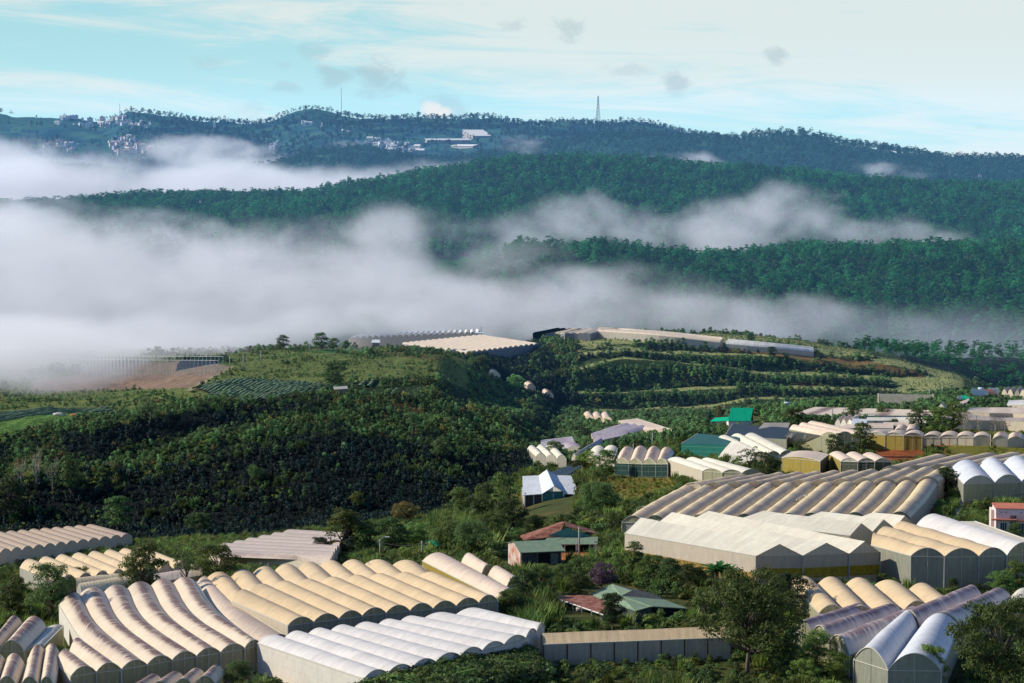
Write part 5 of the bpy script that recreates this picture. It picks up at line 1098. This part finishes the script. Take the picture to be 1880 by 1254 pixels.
HEDGE = [[(640,1262),(700,1225),(800,1195),(900,1165),(985,1130),(1000,1180),(1000,1262)], [(1000,1262),(1000,1225),(1345,1212),(1480,1262)]]
bt = [bush_mesh('leaf', 1), bush_mesh('leaf_dark', 2), bush_mesh('leaf', 3, 7, tall=.6), bush_mesh('leaf_lime', 4), tuft_mesh('leaf', 5), tuft_mesh('leaf_lime', 6), tuft_mesh('leaf_gold', 7), bush_mesh('leaf_gold', 8, 6, 900, .05), bush_mesh('leaf_dark', 9, 11, tall=.9)]
x, y = scatter_cells(238, 640, -.235, .235, 1.55)
z = hgt(x, y); px, py = proj(x, y, z)
keep = ~in_foot(x, y)
for c_ in CLEAR: keep &= ~inpoly(px, py, c_)
keep &= ~((px < 880) & (y > 560)) & ~((px < 940) & (y > 600))
dn = fbm(x, y, 12, 21.0)
keep &= (dn > -.35) | (rng.random(len(x)) < .35)
x, y, z, px, py, dn = x[keep], y[keep], z[keep], px[keep], py[keep], dn[keep]
n = len(x); idx = rng.choice([0, 1, 2, 3, 4, 5, 8], n, p=[.20, .14, .16, .17, .12, .12, .09]); scl = rng.uniform(.9, 2.3, n) * (1 + .35 * np.clip(dn, 0, 1)) * np.where(y > 450, 1.1, 1.0)
g_ = np.zeros(n, bool)
for p_ in GOLD: g_ |= inpoly(px, py, p_)
idx[g_] = rng.choice([3, 5, 6, 7, 0, 5], g_.sum()); scl[g_] = rng.uniform(.6, 1.3, g_.sum())
yl = inpoly(px, py, YELLOW); scl[yl] = rng.uniform(.4, 1.0, yl.sum()); idx[yl] = rng.choice([7, 7, 6, 3, 5], yl.sum())
h_ = np.zeros(n, bool)
for p_ in HEDGE: h_ |= inpoly(px, py, p_)
idx[h_] = rng.choice([1, 8, 0, 2, 3, 5], h_.sum(), p=[.3, .26, .2, .1, .07, .07]); scl[h_] = rng.uniform(.9, 1.8, h_.sum())
tg = inpoly(px, py, [(925,1190),(950,1140),(1000,1112),(1040,1120),(1040,1145),(990,1160),(972,1200)]); idx[tg] = rng.choice([4, 4, 5], tg.sum()); scl[tg] = rng.uniform(2.0, 3.4, tg.sum())
fr = (in_foot(x, y + 2.5, .2) | in_foot(x, y + 5.5, .2)) & ~h_ & ~tg; scl[fr] *= .42
low_ = inpoly(px, py, [(945,985),(950,930),(1066,930),(1066,975)]); scl[low_] *= .5
wd_ = ~low_ & inpoly(px, py, [(790,1010),(800,960),(880,900),(960,900),(1060,880),(1130,930),(1140,960),(1110,990),(1000,975),(920,990),(915,1030),(800,1028)]) & ~fr; scl[wd_] = rng.uniform(1.8, 4.2, wd_.sum())
hb = inpoly(px, py, [(1120,1010),(1300,1080),(1330,1160),(1250,1090),(1130,1060)]) & ~fr; scl[hb] = rng.uniform(1.5, 3.0, hb.sum())
cl_ = (inpoly(px, py, [(960,870),(965,795),(1090,750),(1250,770),(1250,800),(1130,855),(1060,860)]) | ((px > 1240) & (py < 850))) & (rng.random(n) < .8); scl[cl_] *= .45
scatter('undergrowth', 'mixed green bushes and grass covering the near slopes between greenhouses', np.stack([x, y, z - .1], 1), scl, idx, bt, 'undergrowth')
# coffee hedge in front of the white greenhouse, grown thick enough to hide its near end
hx, hy, ha = [], [], []
for i in range(950):
    a = random.random() * .9; q = random.random()
    p = on(672 + 325 * a, 1249 - 98 * a, 3.2); ha.append(a); hx.append(p.x + q * 2); hy.append(p.y - 1.8 - q * 11)
hx, hy, ha = np.array(hx), np.array(hy), np.array(ha); k = ~in_foot(hx, hy, .3); hx, hy, ha = hx[k], hy[k], ha[k]
scatter('coffee_shrubs', 'dense dark coffee shrubs along the near side of the white greenhouse', np.stack([hx, hy, hgt(hx, hy) - .1], 1), rng.uniform(3.6, 5.0, len(hx)) * (1 - .38 * ha ** 2), rng.choice([0, 1, 2, 3], len(hx), p=[.3, .4, .2, .1]), [bt[1], bt[8], bt[0], bt[3]], 'shrubs')
# slope and plateau growth; sun and shade are put into the bush colours
st = [bush_mesh('slope', 21, 9, 700, .08), bush_mesh('slope', 22, 7, 700, .08), bush_mesh('slope', 23, 11, 650, .085), tuft_mesh('slope', 24, 70, .6, .05), bush_mesh('terrace', 25, 9, 700, .08), bush_mesh('leaf_gold', 26, 7, 600, .08), bush_mesh('leaf_lime', 27, 7, 600, .08), bush_mesh('slope_dark', 28, 9, 700, .08), bush_mesh('slope_dark', 29, 7, 700, .08), tuft_mesh('slope_dark', 30, 70, .6, .05)]
x, y = scatter_cells(560, 1010, -.235, .06, 1.6)
z = hgt(x, y); px, py = proj(x, y, z)
keep = ~in_foot(x, y) & (px < 1060) & ~((px > 940) & (y < 640)) & ~((px < 880) & (y < 585) & (px > 240) & False)
for c_ in CLEAR: keep &= ~inpoly(px, py, c_)
sl = (hgt(x, y + 3) - hgt(x, y - 3)) / 6
flat = (np.abs(sl) < .12) & (y > 700) & (px < 860)
dn = fbm(x, y, 16, 25.0); keep &= ~flat | (dn > .15) | (rng.random(len(x)) < .4)
x, y, z, px, py, flat, sl, dn = [a[keep] for a in (x, y, z, px, py, flat, sl, dn)]
n = len(x); idx = rng.choice([0, 1, 2, 3], n, p=[.3, .3, .25, .15]); scl = rng.uniform(1.1, 2.7, n) * (1 + .6 * np.clip(dn, -.4, 1))
scl[flat] *= rng.uniform(.2, .55, flat.sum())
dk = (y < 643) & (rng.random(n) < .93); idx[dk] = rng.choice([7, 8, 9], dk.sum()); dk = (y < 700) & (px > 700) & (py > 800) & (rng.random(n) < .4); idx[dk] = 7; dk = (px > 860) & (y > 720) & (y < 930) & (rng.random(n) < .6); idx[dk] = 8  # shade of the lower slope and gorge given by darker bush kinds
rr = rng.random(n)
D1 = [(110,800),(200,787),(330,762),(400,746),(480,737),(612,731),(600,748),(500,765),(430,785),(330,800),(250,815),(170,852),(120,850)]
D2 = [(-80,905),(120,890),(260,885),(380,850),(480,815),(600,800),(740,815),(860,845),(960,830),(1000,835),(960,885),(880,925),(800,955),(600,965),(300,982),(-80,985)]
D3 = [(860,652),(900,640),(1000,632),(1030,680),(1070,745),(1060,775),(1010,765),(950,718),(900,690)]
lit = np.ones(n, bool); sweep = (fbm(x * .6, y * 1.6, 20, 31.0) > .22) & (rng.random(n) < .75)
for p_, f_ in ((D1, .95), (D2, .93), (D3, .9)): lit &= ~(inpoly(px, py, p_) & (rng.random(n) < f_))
idx[~lit] = rng.choice([7, 8], (~lit).sum()); sw = ~lit & sweep; idx[sw] = rng.choice([0, 1, 3], sw.sum()); ns = (y < 612); idx[ns & (rr < .8)] = 8; lit &= ~ns  # shaded banks painted with the dark bush kinds
idx[lit & (rr < .68)] = 4; idx[lit & (rr < .30)] = 6; idx[lit & (rr < .06)] = 5  # sunlit parts get brighter bush kinds, light put into their colour
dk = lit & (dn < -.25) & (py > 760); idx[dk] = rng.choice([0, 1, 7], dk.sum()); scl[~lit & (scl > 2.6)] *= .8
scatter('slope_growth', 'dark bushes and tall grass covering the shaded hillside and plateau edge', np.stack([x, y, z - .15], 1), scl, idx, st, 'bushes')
x, y = scatter_cells(640, 1030, .015, .235, 1.75)
z = hgt(x, y); px, py = proj(x, y, z)
keep = ~in_foot(x, y) & (px > 1030)
for c_ in CLEAR: keep &= ~inpoly(px, py, c_)
x, y, z, px, py = [a[keep] for a in (x, y, z, px, py)]
sl = (hgt(x, y + 1.5) - hgt(x, y - 1.5)) / 3; n = len(x)
idx = rng.choice([0, 4, 2, 5], n, p=[.22, .60, .13, .05]); scl = rng.uniform(1.8, 3.4, n); fl = (np.abs(sl) < .22) & (y > 875); scl[fl] *= .26; idx[fl & (rng.random(n) < .3)] = 5
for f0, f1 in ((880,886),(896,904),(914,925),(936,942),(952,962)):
    lo_ = (y > f0 - 3) & (y < f0 + (f1 - f0) * .4) & (px < 1760); idx[lo_ & (rng.random(n) < .7)] = 7; scl[lo_] *= .8  # shadow at each bank foot put in as darker bushes
    hi_ = (y >= f0 + (f1 - f0) * .4) & (y < f1 + 1.5); idx[hi_] = 4; tp = (y > f1 - 1.6) & (y < f1 + 9); scl[tp] = np.minimum(scl[tp], rng.uniform(.2, .75, tp.sum()))
scatter('terrace_growth', 'green crops and bushes growing over the terraced hill across the valley', np.stack([x, y, z - .15], 1), scl, idx, st, 'bushes')
# crop rows on the plots
m_crop, t = newmat('crop_leaves'); nn = t.noise(t.new('ShaderNodeNewGeometry').outputs['Position'], 2.0, 3)
finish(t, t.mix(t.mrange(nn, .3, .7), (.07,.12,.06), (.19,.26,.14)), .8, .2)
m_crop2, t = newmat('young_crop_leaves'); nn = t.noise(t.new('ShaderNodeNewGeometry').outputs['Position'], 2.0, 3)
finish(t, t.mix(t.mrange(nn, .3, .7), (.09,.19,.03), (.18,.30,.05)), .8, .2)
def crop_rows(label, poly, dirpx, gap, hh, mat, w_=.5):
    pts = [on(*p) for p in poly]; a, b = on(*dirpx[0]), on(*dirpx[1]); d = Vector((b.x - a.x, b.y - a.y, 0)).normalized(); nrm = Vector((-d.y, d.x, 0))
    us = [p.dot(d) for p in pts]; vs = [p.dot(nrm) for p in pts]; P2 = [(p.x, p.y) for p in pts]; V = []; Fc = []
    v = min(vs)
    while v < max(vs):
        uu = np.arange(min(us), max(us), 1.6); X = d.x * uu + nrm.x * v; Y = d.y * uu + nrm.y * v; ins = inpoly(X, Y, P2); Z = hgt(X, Y)
        for i in range(len(uu) - 1):
            if ins[i] and ins[i + 1]:
                k = len(V); jit = [random.uniform(.7, 1.25) for _ in range(2)]
                for q, jj in ((i, jit[0]), (i + 1, jit[1])):
                    for s_, z_ in ((-w_, 0), (-w_ * .6, hh * jj), (w_ * .6, hh * jj * .9), (w_, 0)): V.append((X[q] + nrm.x * s_, Y[q] + nrm.y * s_, Z[q] + z_))
                Fc += [(k + m, k + m + 1, k + m + 5, k + m + 4) for m in range(3)]
        v += gap
    o = obj('crop_rows', mesh_np('crop_rows', V, Fc, [mat])); tag(o, label, 'crops', kind='stuff')
crop_rows('curved rows of young cabbages on the plateau field', FIELDS['cabbage'], ((430,735),(520,702)), 1.7, .5, m_crop, .5)
crop_rows('small striped plot right of the round tree on the plateau', FIELDS['small1'], ((655,712),(665,702)), 2.2, .8, m_crop, .6)
crop_rows('tiny striped plot lowest on the lit spur', FIELDS['small2'], ((706,728),(716,718)), 2.2, .8, m_crop, .6)
crop_rows('rows of leeks at the left edge of the plateau', FIELDS['leek_plot'], ((20,772),(200,750)), 2.0, .5, m_crop, .55)
crop_rows('bright green vegetable plot at the left edge', FIELDS['green_plot'], ((20,800),(150,765)), 1.2, .25, m_crop2, .5)

# ------------------------------------------------------------------ trees
def tree(kind, px, py, hpx, mat='leaf', label='', var=None, wide=1.0, bark=None, group=None):
    p = on(px, py); s_ = hpx * p.y / F * 1.12
    near = p.y < 460; var = random.randrange(3) if var is None else var
    per, leaf = (13000, .0165) if near else (6000, .022)
    if kind == 'wide': per *= .8
    cr, tr = tree_template(kind, var + (0 if near else 10), mat, per, leaf, bark)
    r = empty('pine_tree' if kind in ('pine', 'cone') else 'tree', p - Vector((0, 0, .2)), random.uniform(0, math.tau), label=label, cat='tree', group=group)
    r.scale = (s_ * wide, s_ * wide, s_); obj('crown', cr, r); obj('trunk', tr, r); return r
def bare_tree(px, py, hpx, label, group=None):
    p = on(px, py); s_ = hpx * p.y / F; g = random.Random(int(px)); b = MB()
    b.tube([(0, 0, -.05), (.01, .01, .4), (-.01, .02, .75)], .016, 6, .008); tips = []
    for i in range(16):
        h0 = g.uniform(.3, .72); a = g.uniform(0, math.tau); L = g.uniform(.12, .26); e = (L * math.cos(a), L * math.sin(a), h0 + g.uniform(.1, .3)); m1 = (e[0] * .5, e[1] * .5, h0 + .05)
        b.tube([(0, 0, h0), m1, e], .007, 4, .002)
        for q in range(3):
            f = (e[0] + g.uniform(-.07, .07), e[1] + g.uniform(-.07, .07), e[2] + g.uniform(.02, .1)); b.tube([m1 if q else e, f], .004, 3, .001); tips.append((*f, .035))
    r = empty('bare_tree', p - Vector((0, 0, .2)), 0, label=label, cat='tree', group=group); r.scale = (s_,) * 3
    b.build('trunk', m_deadbark, r); v, f = leafcloud(tips[::2], 9000, .014, np.random.default_rng(int(px))); obj('crown', mesh_np('sparse_leaves', v, f, [LM['leaf_gold' if px < 200 else 'leaf']]), r)
def banana(px, py, hpx, label, n=11):
    p = on(px, py); s_ = hpx * p.y / F; b = MB(); tr = MB(); g = random.Random(int(px))
    r = empty('banana_plant', p - Vector((0, 0, .1)), 0, label=label, cat='plant'); r.scale = (s_,) * 3
    for k in range(3):
        ox, oy = g.uniform(-.25, .25), g.uniform(-.2, .2); tr.tube([(ox, oy, -.05), (ox * 1.1, oy, .5)], .04, 7, .03)
        for i in range(n):
            a = i * 2.4 + k; L = g.uniform(.38, .6); el = g.uniform(.5, 1.25); pts = []
            for q in range(7):
                u = q / 6; rr = L * u * math.cos(el) * (1 + .4 * u); pts.append(Vector((ox + rr * math.cos(a), oy + rr * math.sin(a), .48 + L * (math.sin(el) * u - .35 * u * u))))
            sd_ = Vector((-math.sin(a), math.cos(a), 0))
            for q in range(6):
                w0 = .075 * math.sin(math.pi * (q / 6 * .9 + .08)); w1 = .075 * math.sin(math.pi * ((q + 1) / 6 * .9 + .08)); dz = Vector((0, 0, .35))
                b.quad(pts[q], pts[q + 1], pts[q + 1] + sd_ * w1 + dz * w1, pts[q] + sd_ * w0 + dz * w0); b.quad(pts[q] - sd_ * w0 + dz * w0, pts[q + 1] - sd_ * w1 + dz * w1, pts[q + 1], pts[q])
    b.build('leaf', LM['banana'], r); tr.build('stem', m_bark, r)
TR = [
 ('wide',95,1142,104,'leaf_dark','broad dark round tree above the stained vaults at lower left',.8), ('round',28,1135,72,'leaf','dark green tree at the left edge beside the broad dark tree',1.15),
 ('wide',150,1092,52,'leaf_dark','small dark tree top between the yellowish vaults and broad dark tree',.8), ('round',266,1108,108,'leaf','tall leafy tree standing among the vaults at left',.95),
 ('open',340,1098,96,'leaf_dark','thin dark open tree with forked trunk behind the beige greenhouse',.8), ('round',398,1084,84,'leaf','rounded green tree right of the thin dark open tree',1.25),
 ('wide',228,1104,40,'leaf','low green shrub poking up at the back of the beige greenhouse',1.0), ('wide',436,1268,56,'leaf_dark','dark leafy tree at the bottom edge below the beige greenhouse',1.0), ('wide',508,1268,24,'leaf','small bush at the bottom edge in front of the white wall',1.0),
 ('tall',632,1026,90,'leaf_lime','tallest sunlit tree behind the middle of the tan greenhouse',1.5), ('wide',592,1030,44,'leaf_dark','low dark tree at the left end of the row behind the tan greenhouse',1.0),
 ('round',678,1022,66,'leaf','round tree left of the first power pole behind the tan greenhouse',1.2), ('round',722,1020,68,'leaf_dark','dark round tree between the two power poles',1.25), ('wide',762,1012,52,'leaf','spreading tree behind the second power pole',1.0),
 ('round',478,1036,22,'leaf','tiny tree at the edge of the thin-roofed greenhouse, left of a pair',1.2), ('round',526,1036,20,'leaf','tiny tree at the edge of the thin-roofed greenhouse, right of a pair',1.3),
 ('wide',745,968,46,'leaf_gold','olive dome-shaped tree alone at the dark foot of the hill',1.0), ('round',846,962,66,'leaf','tree at the left tip of the wood below the dark slope',1.1), ('round',888,966,74,'leaf_dark','dark full tree in the wood above the red-roofed house',1.1),
 ('tall',930,948,78,'leaf','slender tree at the top of the wood beside the white shed',1.2), ('round',822,1026,66,'leaf','bushy tree right of the green awning',1.2), ('wide',868,1028,70,'leaf_dark','broad tree just left of the corrugated shack',.9), ('round',905,1004,62,'leaf','tree directly above the corrugated shack',1.2),
 ('round',940,985,66,'leaf_dark','dark tree behind the left eave of the red roof',1.2), ('wide',985,986,40,'leaf','wide tree below the white shed',.95), ('round',1036,986,42,'leaf','tree behind the red roof ridge',1.2), ('wide',1096,962,76,'leaf_dark','large dark tree between the white shed and the sprawling greenhouse',.8),
 ('round',1112,960,70,'leaf_dark','dark tree touching the left corner of the sprawling greenhouse',1.1), ('round',1100,905,44,'leaf','small tree at the lower edge of the yellow grass',1.2), ('wide',1128,985,46,'leaf','bushy tree right of the red-roofed house',1.0),
 ('round',1112,884,58,'leaf','round tree left of the dark green netting',1.0), ('round',1076,868,40,'leaf_lime','light green tree between the white shed and the round tree',1.3), ('wide',1062,874,30,'leaf_dark','small dark tree at the end of the black net roofs',1.1), ('round',1018,850,40,'leaf','gnarled little tree in front of the stepped cream vaults',1.2),
 ('round',1072,812,28,'leaf_dark','little tree beside the long lavender greenhouse',1.3), ('tall',1166,1058,62,'leaf','slim tree at the left corner of the gabled greenhouse',1.4), ('round',1196,1072,54,'leaf','bushy tree below the gabled greenhouse wall, first of three',1.3), ('round',1232,1080,54,'leaf_dark','dark bushy tree below the gabled greenhouse wall, second of three',1.3), ('round',1270,1090,54,'leaf','bushy tree below the gabled greenhouse wall, third of three',1.3),
 ('wide',1372,1238,186,'leaf','huge spreading tree with a pale trunk in front of the gabled greenhouse',.95), ('wide',1448,1136,84,'leaf_dark','dark tree in the shade right of the huge tree',.9), ('round',1300,1160,80,'leaf','tree tucked behind the left side of the huge tree',1.1),
 ('wide',1500,1222,66,'leaf','rounded tree left of the crumpled purple vaults',.9), ('round',1440,1240,66,'leaf_dark','small dark tree at the foot of the huge tree',1.2), ('wide',1478,1266,56,'leaf_lime','light green bush at the bottom right of the huge tree',1.0), ('round',1535,1262,64,'leaf_lime','bright young tree left of the bluish white vaults',1.1),
 ('wide',1700,1276,92,'leaf_lime','sunlit bushy tree in front of the bluish white vaults',.75), ('wide',1832,1290,185,'leaf','big tree filling the bottom right corner',.80), ('open',1700,1132,48,'leaf','thin leggy tree between the tan and the purple vaults',1.4), ('open',1806,1150,48,'leaf','thin open tree growing through the purple vaults',1.2),
 ('wide',1838,1092,44,'leaf','green bush below the white vault at right',1.1), ('round',1868,1086,56,'leaf','green tree at the right edge below the pink house',1.1), ('wide',1795,1100,30,'leaf_dark','low bush below the tall tan vaults',1.2), ('round',1748,1092,32,'leaf_dark','little dark tree against the grey netting',1.0), ('round',1620,1078,28,'leaf','little bush in the corner between the two tall greenhouses',1.0),
 ('wide',1862,1000,40,'leaf_dark','dark shrub at the foot of the pink house',.7), ('wide',1036,1078,44,'leaf','round bush in front of the red-roofed house yard',.9), ('round',962,1112,66,'leaf_dark','dark tree below the corrugated shack',1.1), ('round',935,1136,56,'leaf','tree at the right end of the white greenhouse',1.2), ('round',992,1092,56,'leaf','bush-like tree right below the corrugated shack',1.2),
 ('wide',1106,1084,50,'leaf_purple','purple flowering tree above the green-roofed barn',.95), ('round',1124,1158,68,'leaf_dark','dark round tree standing in front of the green-roofed barn',.95), ('round',1062,1100,50,'leaf','tree at the back corner of the green-roofed barn',1.2),
 ('round',1565,772,40,'leaf_dark','dark round tree standing on the low beige roof terrace',1.1), ('wide',1462,780,30,'leaf','low tree left of the low beige roof',1.0), ('wide',1620,768,22,'leaf','bush in front of the low beige roof',1.0), ('round',1690,796,48,'leaf_dark','dense tree at the left of the upper right row',1.3), ('round',1722,800,52,'leaf','dense green tree second in the upper right row',1.2),
 ('round',1750,800,62,'leaf','tallest leafy tree of the upper right row',.9), ('round',1535,840,44,'leaf_dark','dark tree beside the white tarp',1.1), ('round',1562,845,34,'leaf_dark','dark bush below the three arched ends',1.3), ('tall',1584,838,60,'leaf','tree between the arched ends and the torn mustard greenhouse',1.5), ('open',1472,845,38,'leaf_dark','thin dark tree in front of the white tarp',1.1),
 ('open',1378,886,62,'leaf_dark','sparse leggy tree in front of the cream vaults',1.0), ('round',1410,888,56,'leaf_dark','dark bushy tree right of the sparse leggy tree',1.1), ('wide',1310,892,28,'leaf_dark','small bush at the end of the cream greenhouse with tall end wall',1.1), ('tall',1738,910,52,'leaf_dark','dark narrow tree beside the tall white arched greenhouse',1.7),
 ('open',1420,888,40,'leaf','leggy tree behind the sprawling greenhouse',1.2), ('round',1322,770,26,'leaf_gold','dry little tree behind the green gable roof',1.0),
 ('round',616,715,52,'slope','big round tree beside the cabbage field',1.25), ('open',274,782,60,'slope','airy tree on the plateau edge above the dark bank',1.15), ('pine',545,770,46,'slope','flat-topped tree below the cabbage field',1.3), ('pine',756,802,42,'slope','pine with pale limbs, upper one on the dark slope',1.2), ('round',808,846,44,'slope','rounded tree lower on the dark slope than the pine',1.1),
 ('round',657,934,32,'leaf_lime','wispy pale tree low on the dark slope',1.2), ('round',215,980,66,'slope','leafy tree at the end of the long brown greenhouse',1.2), ('tall',130,912,72,'slope','narrow tree at the left foot of the dark bank',1.2), ('round',18,952,72,'slope','sparse tree at the left edge in shade',1.1), ('wide',366,985,44,'slope','leaning bush catching sun low on the dark slope',1.0),
 ('round',470,885,32,'slope','small lit tree midway down the dark slope',1.2), ('round',948,722,34,'terrace','bright green tree on the shoulder of the gorge',1.3), ('round',884,682,28,'slope','dark tree on the rim above the gorge',1.3), ('round',1379,628,16,'pine','lone little tree on the skyline of the terraced hill',1.4), ('round',1416,657,20,'slope','dark tree at the rim of the terraces, left of several',1.5), ('round',1466,642,13,'slope','tiny tree on the white ridge greenhouse',1.2),
 ('round',1505,662,15,'slope','small tree on the terrace rim, right of the dark one',1.5), ('round',1442,660,13,'slope','tiny bush-like tree on the terrace rim',1.4), ('round',520,642,26,'slope','misty tree at the foggy edge of the plateau, leftmost of four',1.3), ('round',590,642,30,'slope','largest misty tree at the foggy edge of the plateau',1.3), ('round',612,643,22,'slope','misty tree just right of the largest one',1.3), ('round',634,643,18,'slope','smallest misty tree at the right of four',1.2),
]
for k_, a_, b_, c_, m_2, lb, wd in TR: tree(k_, a_, b_, c_, m_2, lb, wide=wd, bark=m_deadbark if a_ == 1372 else None)
bare_tree(66, 898, 78, 'tallest bare pale-branched tree on the left below the bright plot'); bare_tree(96, 900, 62, 'bare tree just right of the tallest bare one'); bare_tree(38, 896, 60, 'bare tree just left of the tallest bare one')
bare_tree(1770, 806, 62, 'pale twisted bare tree in the upper right row'); bare_tree(1796, 806, 46, 'smaller bare tree right of the twisted one'); bare_tree(1826, 808, 50, 'pale bare tree with white trunk near the yellow grass'); bare_tree(1844, 806, 48, 'thin bare tree at the right end of the row')
bare_tree(1480, 778, 20, 'low bare shrub with white stems left of the beige roof')
banana(1312, 1078, 62, 'tall banana plant against the gabled greenhouse wall'); banana(1335, 1080, 54, 'second banana plant, closer to the huge tree'); banana(820, 1216, 36, 'banana plant on top of the coffee hedge'); banana(1520, 1262, 46, 'young banana plant by the bright young tree')
